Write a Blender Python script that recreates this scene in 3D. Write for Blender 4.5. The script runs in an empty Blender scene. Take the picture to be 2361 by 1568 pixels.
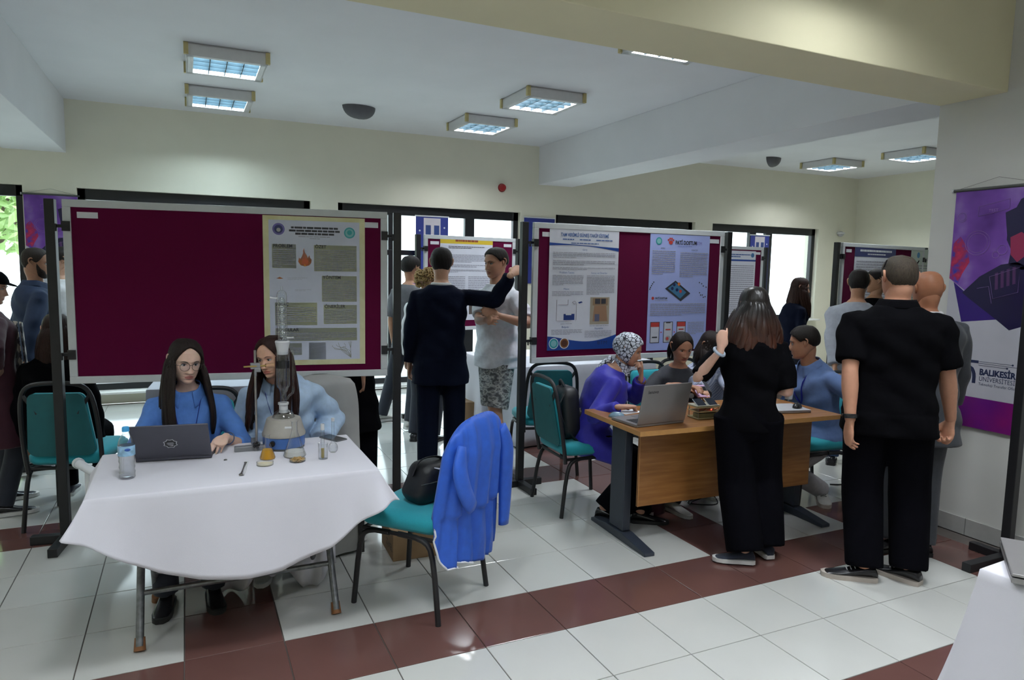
import bpy, bmesh, math, random
import numpy as np
from mathutils import Vector, Matrix
random.seed(7)
rng = np.random.default_rng(7)
sc = bpy.context.scene
COL = sc.collection
# ------------------------------------------------------------------ camera
W, H = 2361.0, 1568.0
FPX, YAW, PITCH, ROLL = 1603.407, 0.438102, -0.104294, 0.018890
CAM = Vector((-1.14906, -2.65899, 1.66184))
_f = Vector((math.sin(YAW)*math.cos(PITCH), math.cos(YAW)*math.cos(PITCH), math.sin(PITCH)))
_r = Vector((math.cos(YAW), -math.sin(YAW), 0)); _u = _r.cross(_f)
CR = math.cos(ROLL)*_r + math.sin(ROLL)*_u
CU = -math.sin(ROLL)*_r + math.cos(ROLL)*_u
CF = _f
cam_d = bpy.data.cameras.new('camera'); cam = bpy.data.objects.new('camera', cam_d); COL.objects.link(cam)
cam_d.sensor_width = 36; cam_d.lens = FPX/W*36; cam_d.clip_start = .05; cam_d.clip_end = 200
M = Matrix((CR, CU, -CF)).transposed().to_4x4(); M.translation = CAM
cam.matrix_world = M
sc.camera = cam
# ------------------------------------------------------------------ view, sky
sc.view_settings.view_transform = 'Standard'; sc.view_settings.look = 'None'
sc.view_settings.gamma = 1; sc.view_settings.use_curve_mapping = False
sc.view_settings.exposure = 0.0
sc.cycles.use_denoising = True
sc.cycles.max_bounces = 6; sc.cycles.transmission_bounces = 8; sc.cycles.transparent_max_bounces = 12
sc.cycles.sample_clamp_indirect = 4.0
sc.cycles.caustics_refractive = False; sc.cycles.caustics_reflective = False
wd = bpy.data.worlds.new('overcast_sky'); sc.world = wd; wd.use_nodes = True
wd.node_tree.nodes['Background'].inputs[0].default_value = (.80, .92, 1.0, 1)
wd.node_tree.nodes['Background'].inputs[1].default_value = 4.2
# ------------------------------------------------------------------ pixel helpers (photo frame 2361 x 1568)
def ray(x, y): return CF + CR*((x-W/2)/FPX) + CU*((H/2-y)/FPX)
def onz(x, y, z=0.0): d = ray(x, y); return CAM + d*((z-CAM.z)/d.z)
def onv(x, y, v): d = ray(x, y); return CAM + d*((v-CAM.y)/d.y)
def onu(x, y, u): d = ray(x, y); return CAM + d*((u-CAM.x)/d.x)
def ond(x, y, D): return CAM + ray(x, y)*D
def dep(p): return (Vector(p)-CAM).dot(CF)
def px_of(p):
    d = Vector(p)-CAM; z = d.dot(CF)
    return (W/2+FPX*d.dot(CR)/z, H/2-FPX*d.dot(CU)/z)
# ------------------------------------------------------------------ materials
MATS = {}
def srgb(h):
    c = [int(h[i:i+2], 16)/255 for i in (0, 2, 4)]
    return tuple(x/12.92 if x <= .04045 else ((x+.055)/1.055)**2.4 for x in c)
def mat(name, col, rough=.5, metal=0.0, var=.08, vscale=20, bump=0.0, bscale=120, spec=.5, coat=0.0, emit=None, estr=0, stretch=None, coords='Object', sheen=0, bdist=.003):
    if name in MATS: return MATS[name]
    if isinstance(col, str): col = srgb(col)
    m = bpy.data.materials.new(name); m.use_nodes = True; nt = m.node_tree; N = nt.nodes; L = nt.links
    b = N['Principled BSDF']
    b.inputs['Roughness'].default_value = rough; b.inputs['Metallic'].default_value = metal
    b.inputs['Specular IOR Level'].default_value = spec; b.inputs['Coat Weight'].default_value = coat
    b.inputs['Sheen Weight'].default_value = sheen
    tc = N.new('ShaderNodeTexCoord'); mp = N.new('ShaderNodeMapping'); L.new(tc.outputs[coords], mp.inputs[0])
    if stretch: mp.inputs['Scale'].default_value = stretch
    nz = N.new('ShaderNodeTexNoise'); nz.inputs['Scale'].default_value = vscale; nz.inputs['Detail'].default_value = 3
    L.new(mp.outputs[0], nz.inputs[0])
    rp = N.new('ShaderNodeValToRGB'); rp.color_ramp.elements[0].position = .3; rp.color_ramp.elements[1].position = .7
    rp.color_ramp.elements[0].color = (*[max(0, c*(1-var)) for c in col], 1)
    rp.color_ramp.elements[1].color = (*[min(1, c*(1+var)) for c in col], 1)
    L.new(nz.outputs[0], rp.inputs[0]); L.new(rp.outputs[0], b.inputs['Base Color'])
    if bump:
        n2 = N.new('ShaderNodeTexNoise'); n2.inputs['Scale'].default_value = bscale; n2.inputs['Detail'].default_value = 3
        L.new(mp.outputs[0], n2.inputs[0])
        bp = N.new('ShaderNodeBump'); bp.inputs['Strength'].default_value = bump; bp.inputs['Distance'].default_value = bdist
        L.new(n2.outputs[0], bp.inputs['Height']); L.new(bp.outputs[0], b.inputs['Normal'])
    if emit:
        b.inputs['Emission Color'].default_value = (*emit, 1); b.inputs['Emission Strength'].default_value = estr
    MATS[name] = m
    return m
def ramp_mat(name, tex, stops, rough=.7, scale=20, detail=3, const=True, tex_kw=None, bump=0, spec=.4, stretch=None, coords='Object'):
    """colour from a procedural texture through a ramp: printed cloth, wood, foliage"""
    if name in MATS: return MATS[name]
    m = bpy.data.materials.new(name); m.use_nodes = True; nt = m.node_tree; N = nt.nodes; L = nt.links; b = N['Principled BSDF']
    b.inputs['Roughness'].default_value = rough; b.inputs['Specular IOR Level'].default_value = spec
    tc = N.new('ShaderNodeTexCoord'); mp = N.new('ShaderNodeMapping'); L.new(tc.outputs[coords], mp.inputs[0])
    if stretch: mp.inputs['Scale'].default_value = stretch
    t = N.new(tex); L.new(mp.outputs[0], t.inputs[0])
    if 'Scale' in t.inputs: t.inputs['Scale'].default_value = scale
    if 'Detail' in t.inputs: t.inputs['Detail'].default_value = detail
    for k, v in (tex_kw or {}).items():
        if k in t.inputs: t.inputs[k].default_value = v
        else: setattr(t, k, v)
    rp = N.new('ShaderNodeValToRGB'); cr = rp.color_ramp; cr.interpolation = 'CONSTANT' if const else 'LINEAR'
    while len(cr.elements) < len(stops): cr.elements.new(.5)
    for e, (p, c) in zip(cr.elements, stops):
        e.position = p; e.color = (*(srgb(c) if isinstance(c, str) else c), 1)
    out = t.outputs['Distance'] if 'Distance' in t.outputs else t.outputs[0]
    L.new(out, rp.inputs[0]); L.new(rp.outputs[0], b.inputs['Base Color'])
    if bump:
        bp = N.new('ShaderNodeBump'); bp.inputs['Strength'].default_value = bump; bp.inputs['Distance'].default_value = .002
        L.new(out, bp.inputs['Height']); L.new(bp.outputs[0], b.inputs['Normal'])
    MATS[name] = m
    return m
def glass_mat(name, col=(1, 1, 1), rough=0.0, ior=1.45):
    if name in MATS: return MATS[name]
    m = bpy.data.materials.new(name); m.use_nodes = True; b = m.node_tree.nodes['Principled BSDF']
    b.inputs['Base Color'].default_value = (*col, 1); b.inputs['Transmission Weight'].default_value = 1
    b.inputs['Roughness'].default_value = rough; b.inputs['IOR'].default_value = ior
    MATS[name] = m
    return m
def pane_mat(name, tint=(.95, .98, .97), refl=.08, rough=0.02, edge=.75, dark=None):
    """thin sheet of glass or clear plastic: see-through with a weak reflection"""
    if name in MATS: return MATS[name]
    m = bpy.data.materials.new(name); m.use_nodes = True; nt = m.node_tree; N = nt.nodes; L = nt.links
    N.remove(N['Principled BSDF'])
    t = N.new('ShaderNodeBsdfTransparent'); t.inputs[0].default_value = (*tint, 1)
    g = N.new('ShaderNodeBsdfGlossy'); g.inputs['Roughness'].default_value = rough
    lw = N.new('ShaderNodeLayerWeight'); lw.inputs[0].default_value = .35
    mr = N.new('ShaderNodeMapRange'); mr.inputs['To Min'].default_value = refl; mr.inputs['To Max'].default_value = edge
    L.new(lw.outputs['Facing'], mr.inputs['Value'])
    pw = N.new('ShaderNodeMath'); pw.operation = 'POWER'; pw.inputs[1].default_value = 1.6; L.new(mr.outputs[0], pw.inputs[0])
    if dark:
        cm_ = N.new('ShaderNodeMix'); cm_.data_type = 'RGBA'; cm_.inputs[6].default_value = (*tint, 1); cm_.inputs[7].default_value = (*[c*dark for c in tint], 1)
        p3 = N.new('ShaderNodeMath'); p3.operation = 'POWER'; p3.inputs[1].default_value = 3; L.new(lw.outputs['Facing'], p3.inputs[0]); L.new(p3.outputs[0], cm_.inputs[0]); L.new(cm_.outputs[2], t.inputs[0])
    mx = N.new('ShaderNodeMixShader'); L.new(pw.outputs[0], mx.inputs[0]); L.new(t.outputs[0], mx.inputs[1]); L.new(g.outputs[0], mx.inputs[2])
    L.new(mx.outputs[0], N['Material Output'].inputs[0])
    MATS[name] = m
    return m
# ------------------------------------------------------------------ mesh builder
def catmull(pts, k=4):
    """smooth polyline of vectors (numpy rows), k steps per segment"""
    P = np.asarray(pts, float)
    if len(P) < 3: return P
    Q = np.vstack([2*P[0]-P[1], P, 2*P[-1]-P[-2]]); out = []
    for i in range(1, len(Q)-2):
        a, b, c, d = Q[i-1:i+3]
        for j in range(k):
            t = j/k
            out.append(.5*((2*b)+(c-a)*t+(2*a-5*b+4*c-d)*t*t+(3*b-a-3*c+d)*t**3))
    out.append(P[-1])
    return np.array(out)
class MB:
    def __init__(s): s.v = []; s.f = []; s.m = []; s.n = 0
    def add(s, verts, faces, m=0):
        o = s.n; verts = [tuple(map(float, p)) for p in verts]
        s.v += verts; s.n += len(verts); s.f += [tuple(i+o for i in f) for f in faces]; s.m += [m]*len(faces)
        return s
    def box(s, c, d, m=0, R=None):
        vs = []
        for z in (-.5, .5):
            for y in (-.5, .5):
                for x in (-.5, .5):
                    p = Vector((x*d[0], y*d[1], z*d[2]))
                    if R is not None: p = R @ p
                    vs.append(p+Vector(c))
        return s.add(vs, [(0, 2, 3, 1), (4, 5, 7, 6), (0, 1, 5, 4), (2, 6, 7, 3), (0, 4, 6, 2), (1, 3, 7, 5)], m)
    def tube(s, pts, rad, n=10, m=0, k=0, ell=1.0, up=(0, 0, 1), cap='flat', closed=False):
        P = np.asarray([tuple(p) for p in pts], float)
        r = np.asarray(rad, float) if hasattr(rad, '__len__') else np.full(len(P), float(rad))
        e = np.asarray(ell, float) if hasattr(ell, '__len__') else np.full(len(P), float(ell))
        if k:
            X = catmull(np.c_[P, r, e], k); P, r, e = X[:, :3], np.maximum(X[:, 3], 1e-4), X[:, 4]
        L = len(P)
        if cap == 'round':   # hemispherical ends
            d0 = (P[0]-P[1])/max(1e-9, np.linalg.norm(P[0]-P[1])); d1 = (P[-1]-P[-2])/max(1e-9, np.linalg.norm(P[-1]-P[-2]))
            a = [P[0]+d0*r[0]*c for c in (.95, .7)]; b = [P[-1]+d1*r[-1]*c for c in (.7, .95)]
            P = np.vstack([a, P, b]); r = np.r_[r[0]*.3, r[0]*.7, r, r[-1]*.7, r[-1]*.3]; e = np.r_[e[0], e[0], e, e[-1], e[-1]]; L += 4
        if closed: T = np.roll(P, -1, 0)-np.roll(P, 1, 0)
        else: T = np.gradient(P, axis=0)
        T /= np.maximum(np.linalg.norm(T, axis=1)[:, None], 1e-9)
        u0 = np.array(up, float); N = []
        a = u0-T[0]*(u0@T[0])
        if np.linalg.norm(a) < .1: u0 = np.array([1., .02, .03]); a = u0-T[0]*(u0@T[0])
        a /= np.linalg.norm(a)
        for i in range(L):
            a = a-T[i]*(a@T[i]); q = np.linalg.norm(a)
            if q < 1e-6: a = np.cross(T[i], [.3, .9, .2]); q = np.linalg.norm(a)
            a = a/q; N.append(a.copy())
        vs = []; ang = np.arange(n)/n*2*math.pi
        for i in range(L):
            b = np.cross(T[i], N[i])
            for t in ang: vs.append(P[i]+r[i]*(math.cos(t)*b+e[i]*math.sin(t)*N[i]))
        fs = []
        for i in range(L if closed else L-1):
            j2 = (i+1) % L
            for j in range(n): fs.append((i*n+j, i*n+(j+1) % n, j2*n+(j+1) % n, j2*n+j))
        if not closed:
            fs.append(tuple(range(n))[::-1]); fs.append(tuple((L-1)*n+j for j in range(n)))
        return s.add(vs, fs, m)
    def lathe(s, prof, n=24, m=0, o=(0, 0, 0), close=False):
        vs = []; k = len(prof)
        for (r, z) in prof:
            for j in range(n):
                t = j/n*2*math.pi; vs.append((o[0]+max(r, 1e-4)*math.cos(t), o[1]+max(r, 1e-4)*math.sin(t), o[2]+z))
        fs = []
        for i in range(k if close else k-1):
            i2 = (i+1) % k
            for j in range(n): fs.append((i*n+j, i*n+(j+1) % n, i2*n+(j+1) % n, i2*n+j))
        return s.add(vs, fs, m)
    def ell(s, c, r, n=16, m=0, R=None):
        vs = []; fs = []; k = n//2
        for i in range(k+1):
            a = math.pi*i/k
            for j in range(n):
                t = 2*math.pi*j/n
                p = Vector((r[0]*math.sin(a)*math.cos(t), r[1]*math.sin(a)*math.sin(t), r[2]*math.cos(a)))
                if i in (0, k): p = p+Vector((1e-5*math.cos(t), 1e-5*math.sin(t), 0))
                if R is not None: p = R @ p
                vs.append(p+Vector(c))
        for i in range(k):
            for j in range(n): fs.append((i*n+j, (i+1)*n+j, (i+1)*n+(j+1) % n, i*n+(j+1) % n))
        fs.append(tuple(range(n))); fs.append(tuple(k*n+j for j in range(n))[::-1])
        return s.add(vs, fs, m)
    def grid(s, fn, nu, nv, m=0, closeu=False):
        vs = [fn(i/(nu if closeu else nu-1), j/(nv-1)) for j in range(nv) for i in range(nu)]
        fs = []
        for j in range(nv-1):
            for i in range(nu if closeu else nu-1):
                i2 = (i+1) % nu; fs.append((j*nu+i, j*nu+i2, (j+1)*nu+i2, (j+1)*nu+i))
        return s.add(vs, fs, m)
    def prism(s, poly, z0, z1, m=0):
        n = len(poly); vs = [(x, y, z0) for x, y in poly]+[(x, y, z1) for x, y in poly]
        fs = [tuple(range(n))[::-1], tuple(range(n, 2*n))]+[(i, (i+1) % n, n+(i+1) % n, n+i) for i in range(n)]
        return s.add(vs, fs, m)
    def merge(s, o, m=None):
        return s.add(o.v, o.f, 0) if m is None and not o.m else s._merge(o, m)
    def _merge(s, o, m):
        k = s.n; s.v += o.v; s.n += len(o.v); s.f += [tuple(i+k for i in f) for f in o.f]; s.m += (o.m if m is None else [m]*len(o.f))
        return s
    def xform(s, Mx):
        s.v = [tuple(Mx @ Vector(p)) for p in s.v]; return s
    def mesh(s, name, mats, smooth=True, sharp=35):
        me = bpy.data.meshes.new(name); me.from_pydata(s.v, [], s.f)
        for q in (mats if isinstance(mats, (list, tuple)) else [mats]): me.materials.append(q)
        if any(s.m): me.polygons.foreach_set('material_index', s.m)
        if smooth:
            me.polygons.foreach_set('use_smooth', [True]*len(s.f))
            if sharp < 180: me.set_sharp_from_angle(angle=math.radians(sharp))
        me.update()
        return me
    def build(s, name, mats, parent=None, smooth=True, sharp=35, bevel=0, loc=None, rot=None, solid=0, subsurf=0):
        o = bpy.data.objects.new(name, s.mesh(name, mats, smooth, sharp)); COL.objects.link(o)
        if parent is not None: o.parent = parent
        if loc is not None: o.location = loc
        if rot is not None: o.rotation_euler = rot
        if solid: md = o.modifiers.new('thickness', 'SOLIDIFY'); md.thickness = solid; md.offset = 0
        if bevel: md = o.modifiers.new('bevel', 'BEVEL'); md.width = bevel; md.segments = 2; md.limit_method = 'ANGLE'
        if subsurf: md = o.modifiers.new('sub', 'SUBSURF'); md.levels = subsurf; md.render_levels = subsurf
        return o
def tag(o, label=None, cat=None, group=None, kind=None):
    if label: o['label'] = label
    if cat: o['category'] = cat
    if group: o['group'] = group
    if kind: o['kind'] = kind
    return o
def thing(name, label, cat, loc=(0, 0, 0), rz=0.0, group=None):
    o = bpy.data.objects.new(name, None); COL.objects.link(o); o.empty_display_size = .1
    o.location = loc; o.rotation_euler = (0, 0, rz)
    return tag(o, label, cat, group)
def copy_tree(o, parent=None):
    c = o.copy(); COL.objects.link(c); c.parent = parent
    for ch in o.children: copy_tree(ch, c)
    return c
def remesh(mb, voxel, smooth=2):
    """fuse overlapping closed pieces into one continuous surface"""
    me = mb.mesh('tmp', [], smooth=False); ob = bpy.data.objects.new('tmp', me); COL.objects.link(ob)
    r = ob.modifiers.new('r', 'REMESH'); r.mode = 'VOXEL'; r.voxel_size = voxel; r.adaptivity = 0
    if smooth: q = ob.modifiers.new('s', 'SMOOTH'); q.factor = .5; q.iterations = smooth
    dg = bpy.context.evaluated_depsgraph_get(); ev = ob.evaluated_get(dg); em = ev.to_mesh()
    out = MB(); n = len(em.vertices); a = np.empty(n*3, np.float32); em.vertices.foreach_get('co', a)
    out.v = [tuple(p) for p in a.reshape(-1, 3).tolist()]; out.n = n
    out.f = [tuple(p.vertices) for p in em.polygons]; out.m = [0]*len(out.f)
    ev.to_mesh_clear(); bpy.data.objects.remove(ob); bpy.data.meshes.remove(me)
    return out
def text_mb(body, size, align='LEFT', squeeze=1.0, bold=0.0):
    """flat lettering in the XZ plane, facing -Y"""
    cu = bpy.data.curves.new('t', 'FONT'); cu.body = body; cu.size = size; cu.align_x = align; cu.offset = bold; cu.resolution_u = 3
    ob = bpy.data.objects.new('t', cu); COL.objects.link(ob)
    dg = bpy.context.evaluated_depsgraph_get(); em = ob.evaluated_get(dg).to_mesh()
    mb = MB(); mb.add([(v.co.x*squeeze, 0, v.co.y) for v in em.vertices], [tuple(p.vertices) for p in em.polygons])
    ob.evaluated_get(dg).to_mesh_clear(); bpy.data.objects.remove(ob); bpy.data.curves.remove(cu)
    return mb
def rz(a): return Matrix.Rotation(a, 4, 'Z')
def T(p): return Matrix.Translation(Vector(p))
# ================================================================== THE ROOM
BACK, CEIL, HEAD = 6.5, 3.40, 2.45
WR = 3.36            # stub of wall at the right
m_wall = mat('cream_wall_paint', (.86, .835, .69), .75, var=.02, vscale=3, bump=.08, bscale=60)
m_wallR = mat('offwhite_wall_paint', (.62, .62, .585), .75, var=.02, vscale=3, bump=.08, bscale=60)
m_ceil = mat('white_ceiling_paint', (.85, .855, .885), .8, var=.02, vscale=2, bump=.06, bscale=40)
m_beamy = mat('yellow_cream_paint', (.78, .73, .50), .75, var=.02, vscale=3)
m_frame = mat('black_window_frame', (.012, .013, .016), .35, var=.1)
m_grout = mat('dark_grout', (.10, .085, .075), .8)
m_tile = mat('cream_floor_tile', (.53, .535, .505), .10, var=.025, vscale=2.5, spec=.55, coords='Object')
m_brown = mat('brown_floor_tile', (.125, .060, .052), .12, var=.05, vscale=3, spec=.5)
m_skirt = mat('grey_skirting_tile', (.40, .40, .38), .25, var=.04)
m_pane = pane_mat('window_glass')
def struct(o): o['kind'] = 'structure'; return o
U0, U1, V0 = -5.6, 10.15, -5.2
# --- floor: grout slab and tiles
mb = MB(); mb.box(((U0+U1)/2, (V0+BACK)/2, -.03), (U1-U0, BACK-V0, .05)); floor = struct(mb.build('floor', m_grout, smooth=False))
TS = .4
def is_brown(i, j):
    u = i*TS+.2; v = j*TS+.2
    if j in (0, -3, 5): return True
    if j > 0 and i in (-3, 4): return True
    if u > 2.8 and v < .8 and u < 3.6: return True
    return False
tl = MB(); g = .0022; h = TS/2-g; b_ = .0015
tl.add([(-h, -h, -.006), (h, -h, -.006), (h, h, -.006), (-h, h, -.006), (-h, -h, -b_), (h, -h, -b_), (h, h, -b_), (-h, h, -b_), (-h+b_, -h+b_, 0), (h-b_, -h+b_, 0), (h-b_, h-b_, 0), (-h+b_, h-b_, 0)],
       [(0, 1, 5, 4), (1, 2, 6, 5), (2, 3, 7, 6), (3, 0, 4, 7), (4, 5, 9, 8), (5, 6, 10, 9), (6, 7, 11, 10), (7, 4, 8, 11), (8, 9, 10, 11)])
tile_c = tl.mesh('tile', m_tile, False); tile_b = tl.mesh('tile', m_brown, False)
cells = []
for i in range(int(U0/TS)-1, int(U1/TS)+1):
    for j in range(int(V0/TS)-1, int(BACK/TS)+1):
        cx, cy = i*TS+.2, j*TS+.2
        if cx-h < U0 or cx+h > U1 or cy-h < V0 or cy+h > BACK: continue
        if cx+h > WR+.2 and cy < .3: continue
        d = dep((cx, cy, 0)); inview = False
        if d > .3:
            x, y = px_of((cx, cy, 0)); inview = -80 < x < W+80 and y < H+120
        cells.append((0 if inview else 1, d, i, j, cx, cy))
cells.sort()
rest_c, rest_b = MB(), MB()
for k, (q, d, i, j, cx, cy) in enumerate(cells):
    br = is_brown(i, j)
    if k < 300 and not q:
        o = bpy.data.objects.new('tile', tile_b if br else tile_c); COL.objects.link(o); o.location = (cx, cy, 0); o.parent = floor
    else:
        (rest_b if br else rest_c).add([(x+cx, y+cy, z) for x, y, z in tl.v], tl.f)
rest_c.merge(rest_b, 1)
tag(rest_c.build('distant_tiles', [m_tile, m_brown], floor, False), kind='stuff')
# --- ceiling and beams
mb = MB(); mb.box(((U0+U1)/2, (V0+BACK)/2, CEIL+.05), (U1-U0, BACK-V0, .1)); struct(mb.build('ceiling', m_ceil, smooth=False))
BZ = 2.765
mb = MB(); mb.box(((U0+WR)/2, .21, (BZ+CEIL)/2), (WR-U0, .42, CEIL-BZ)); struct(mb.build('trim_1', [m_beamy], smooth=False, bevel=.004))
mb = MB(); mb.box((3.80, (BACK+.42)/2+.01, (2.86+CEIL)/2), (.56, BACK-.42-.02, CEIL-2.86)); struct(mb.build('trim_2', m_ceil, smooth=False, bevel=.004))
mb = MB(); mb.box((-2.60, (BACK+.42)/2+.01, (2.82+CEIL)/2), (.58, BACK-.42-.02, CEIL-2.82)); struct(mb.build('trim_3', m_ceil, smooth=False, bevel=.004))
# --- back wall with window openings
wins = [(-5.25, -2.73, .15), (-2.23, .30, .15), (.64, 3.24, .05), (3.82, 6.41, .83), (6.77, 9.21, .83)]
mb = MB(); TH = .30
def wallbox(u0, u1, z0, z1): mb.box(((u0+u1)/2, BACK+TH/2, (z0+z1)/2), (u1-u0, TH, z1-z0))
wallbox(U0, U1, HEAD, CEIL)
edge = U0
for a, b, s in wins:
    wallbox(edge, a, 0, HEAD); wallbox(a, b, 0, s); edge = b
wallbox(edge, U1, 0, HEAD)
struct(mb.build('wall_back', m_wall, smooth=False))
for k, (a, b, s) in enumerate(wins):
    w = struct(bpy.data.objects.new('window_%d' % (k+1), None)); COL.objects.link(w); w.location = ((a+b)/2, BACK+.12, s)
    wd_, ht = b-a, HEAD-s
    fr = MB(); t = .075
    for (x, z, sx, sz) in [(0, ht-.06, wd_, .12), (0, t/2, wd_, t), (-wd_/2+t/2, ht/2, t, ht), (wd_/2-t/2, ht/2, t, ht)]: fr.box((x, 0, z), (sx, .08, sz))
    fr.build('window_frame', m_frame, w, False, bevel=.004)
    muls = {0: [0], 1: [-.42, .42], 2: [-.55, .05, .55], 3: [-.42, .42], 4: [-.25, .12]}[k]
    for x in muls:
        q = MB(); q.box((x, 0, ht/2), (.14 if k in (2, 4) else .09, .075, ht-.1)); q.build('mullion', m_frame, w, False, bevel=.003)
    if k in (1, 3, 2, 0):
        q = MB(); q.box((0, -.005, ht-.62 if k != 0 else ht-1.9), (wd_-.1, .07, .07)); q.build('transom', m_frame, w, False, bevel=.003)
    xs = [-wd_/2+.07]+muls+[wd_/2-.07]
    for x0, x1 in zip(xs[:-1], xs[1:]):
        q = MB(); q.box(((x0+x1)/2, .01, ht/2), (x1-x0-.08, .006, ht-.16)); q.build('pane', m_pane, w, False)
    sl = MB(); sl.box((0, -.10, -.012), (wd_+.06, .30, .025)); sl.build('window_sill', mat('white_sill', (.75, .75, .72), .4), w, False, bevel=.004)
# daylight comes in through the openings (light portals only guide the sampling)
for k, (a, b, s) in enumerate(wins):
    ld = bpy.data.lights.new('window_portal', 'AREA'); ld.shape = 'RECTANGLE'; ld.size = b-a; ld.size_y = HEAD-s; ld.cycles.is_portal = True
    lo = bpy.data.objects.new('window_portal', ld); COL.objects.link(lo); lo.location = ((a+b)/2, BACK+.32, (HEAD+s)/2); lo.rotation_euler = (math.radians(-90), 0, 0)
# --- other walls
mb = MB(); mb.box((U1+.1, (BACK+V0)/2, CEIL/2), (.2, BACK-V0+.6, CEIL)); struct(mb.build('wall_far_right', m_wall, smooth=False))
mb = MB(); mb.box((U0-.1, (BACK+V0)/2, CEIL/2), (.2, BACK-V0+.6, CEIL)); struct(mb.build('wall_left', m_wall, smooth=False))
mb = MB(); mb.box(((U0+U1)/2, V0-.1, CEIL/2), (U1-U0+.4, .2, CEIL)); struct(mb.build('wall_front', m_wall, smooth=False))
mb = MB(); mb.box((WR+.11, (V0+.42)/2, CEIL/2), (.22, .42-V0, CEIL)); struct(mb.build('wall_right', m_wallR, smooth=False, bevel=.003))
bb = struct(bpy.data.objects.new('baseboard_right', None)); COL.objects.link(bb); bb.location = (WR-.006, .42, 0)
for k in range(8):
    q = MB(); q.box((0, -.2-k*.4-.0, .055), (.012, .396, .11)); q.build('tile', m_skirt, bb, False, bevel=.002)
# --- outdoors: ground and trees seen through the glass
mb = MB(); mb.box((3, 17, -.35), (60, 20.4, .1)); struct(mb.build('ground_outside', mat('pale_paving', (.5, .52, .48), .8), smooth=False))
m_leaf = ramp_mat('green_leaves', 'ShaderNodeTexNoise', [(0, '8fb46a'), (.5, 'b4d08c'), (.7, 'd2e6b4')], scale=6, const=False)
m_bark = mat('bark', (.12, .085, .06), .9, bump=.4, bscale=30)
def tree(x, y, hgt, label):
    t = thing('tree', label, 'tree', (x, y, -.3), 0, 'trees outside the windows')
    tr = MB(); tr.tube([(0, 0, 0), (.05, 0, hgt*.3), (0, .05, hgt*.55), (.1, 0, hgt*.8)], [.16, .13, .10, .04], 8, k=2)
    for a in range(5):
        an = a*1.25; tr.tube([(0, 0, hgt*.4), (math.cos(an)*.6, math.sin(an)*.6, hgt*.6), (math.cos(an)*1.1, math.sin(an)*1.1, hgt*.72)], [.06, .04, .015], 6)
    tr.build('trunk', m_bark, t)
    lf = MB(); R0 = random.Random(int(x*10))
    for _ in range(2600):
        a, c, r = R0.uniform(0, 6.28), R0.uniform(-.75, 1), R0.uniform(.3, 1)**.5
        s_ = math.sqrt(1-c*c); p = Vector((math.cos(a)*s_*1.7*r, math.sin(a)*s_*1.7*r, hgt*.68+c*hgt*.34*r))
        d = Vector((R0.uniform(-1, 1), R0.uniform(-1, 1), R0.uniform(-1, 1))).normalized(); e = d.orthogonal().normalized(); l = R0.uniform(.10, .2)
        lf.add([p-d*l, p+e*l*.4, p+d*l, p-e*l*.4], [(0, 1, 2, 3)])
    tag(lf.build('foliage', m_leaf, t, False), kind='stuff')
tree(-4.3, 12.0, 4.6, 'broad leafy tree outside the leftmost window')
tree(-8.6, 13.5, 5.2, 'taller leafy tree behind the broad one outside the leftmost window')
tree(-5.6, 17.5, 5.0, 'leafy tree farthest from the glass outside the leftmost window')
# --- ceiling lamps
m_hous = mat('white_lamp_housing', (.72, .72, .72), .4, var=.02)
m_tape = mat('yellowed_tape', (.55, .47, .22), .6)
m_louv = mat('tinted_louvre', (.010, .020, .026), .5, 0, var=.1, spec=.1)
LAMPW = 78.0
def make_lamp(cool):
    t = thing('ceiling_lamp', '', 'lamp')
    S, D = .62, .10
    hs = MB(); hs.box((0, 0, -.006), (S, S, .012))
    for sx in (-1, 1): hs.box((sx*(S/2-.006), 0, -D/2), (.012, S, D)); hs.box((0, sx*(S/2-.006), -D/2), (S, .012, D))
    for sx in (-1, 1): hs.box((sx*(S/2-.03), 0, -D+.004), (.05, S-.004, .008)); hs.box((0, sx*(S/2-.03), -D+.004), (S-.004, .05, .008))
    hs.build('housing', m_hous, t, False)
    for sx in (-1, 1):
        for sy in (-1, 1):
            q = MB(); q.box((sx*(S/2), sy*(S/2), -D/2), (.035, .035, D-.01)); q.build('corner_tape', m_tape, t, False)
    for i in range(4):
        q = MB(); y = -.195+i*.13; q.tube([(-.26, y, -.045), (.26, y, -.045)], .013, 10)
        q.build('fluorescent_tube', mat('tube_glow_%s' % cool, (1, 1, 1), .3, emit=(.45, .80, 1.0) if cool == 'cool' else (.78, .85, 1.0), estr=9 if cool == 'cool' else 6), t)
    for i in range(3):
        q = MB(); q.box((0, -.13+i*.13, -.072), (.52, .007, .05)); q.build('louvre_blade', m_louv, t, False)
        q = MB(); q.box((-.13+i*.13, 0, -.072), (.007, .52, .05)); q.build('louvre_blade', m_louv, t, False)
    ld = bpy.data.lights.new('lamp_light', 'AREA'); ld.shape = 'RECTANGLE'; ld.size = .52; ld.size_y = .52
    ld.color = (.72, .90, 1.0) if cool == 'cool' else (.90, .95, 1.0); ld.energy = LAMPW
    lo = bpy.data.objects.new('lamp_light', ld); COL.objects.link(lo); lo.parent = t; lo.location = (0, 0, -.02)
    return t
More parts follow.
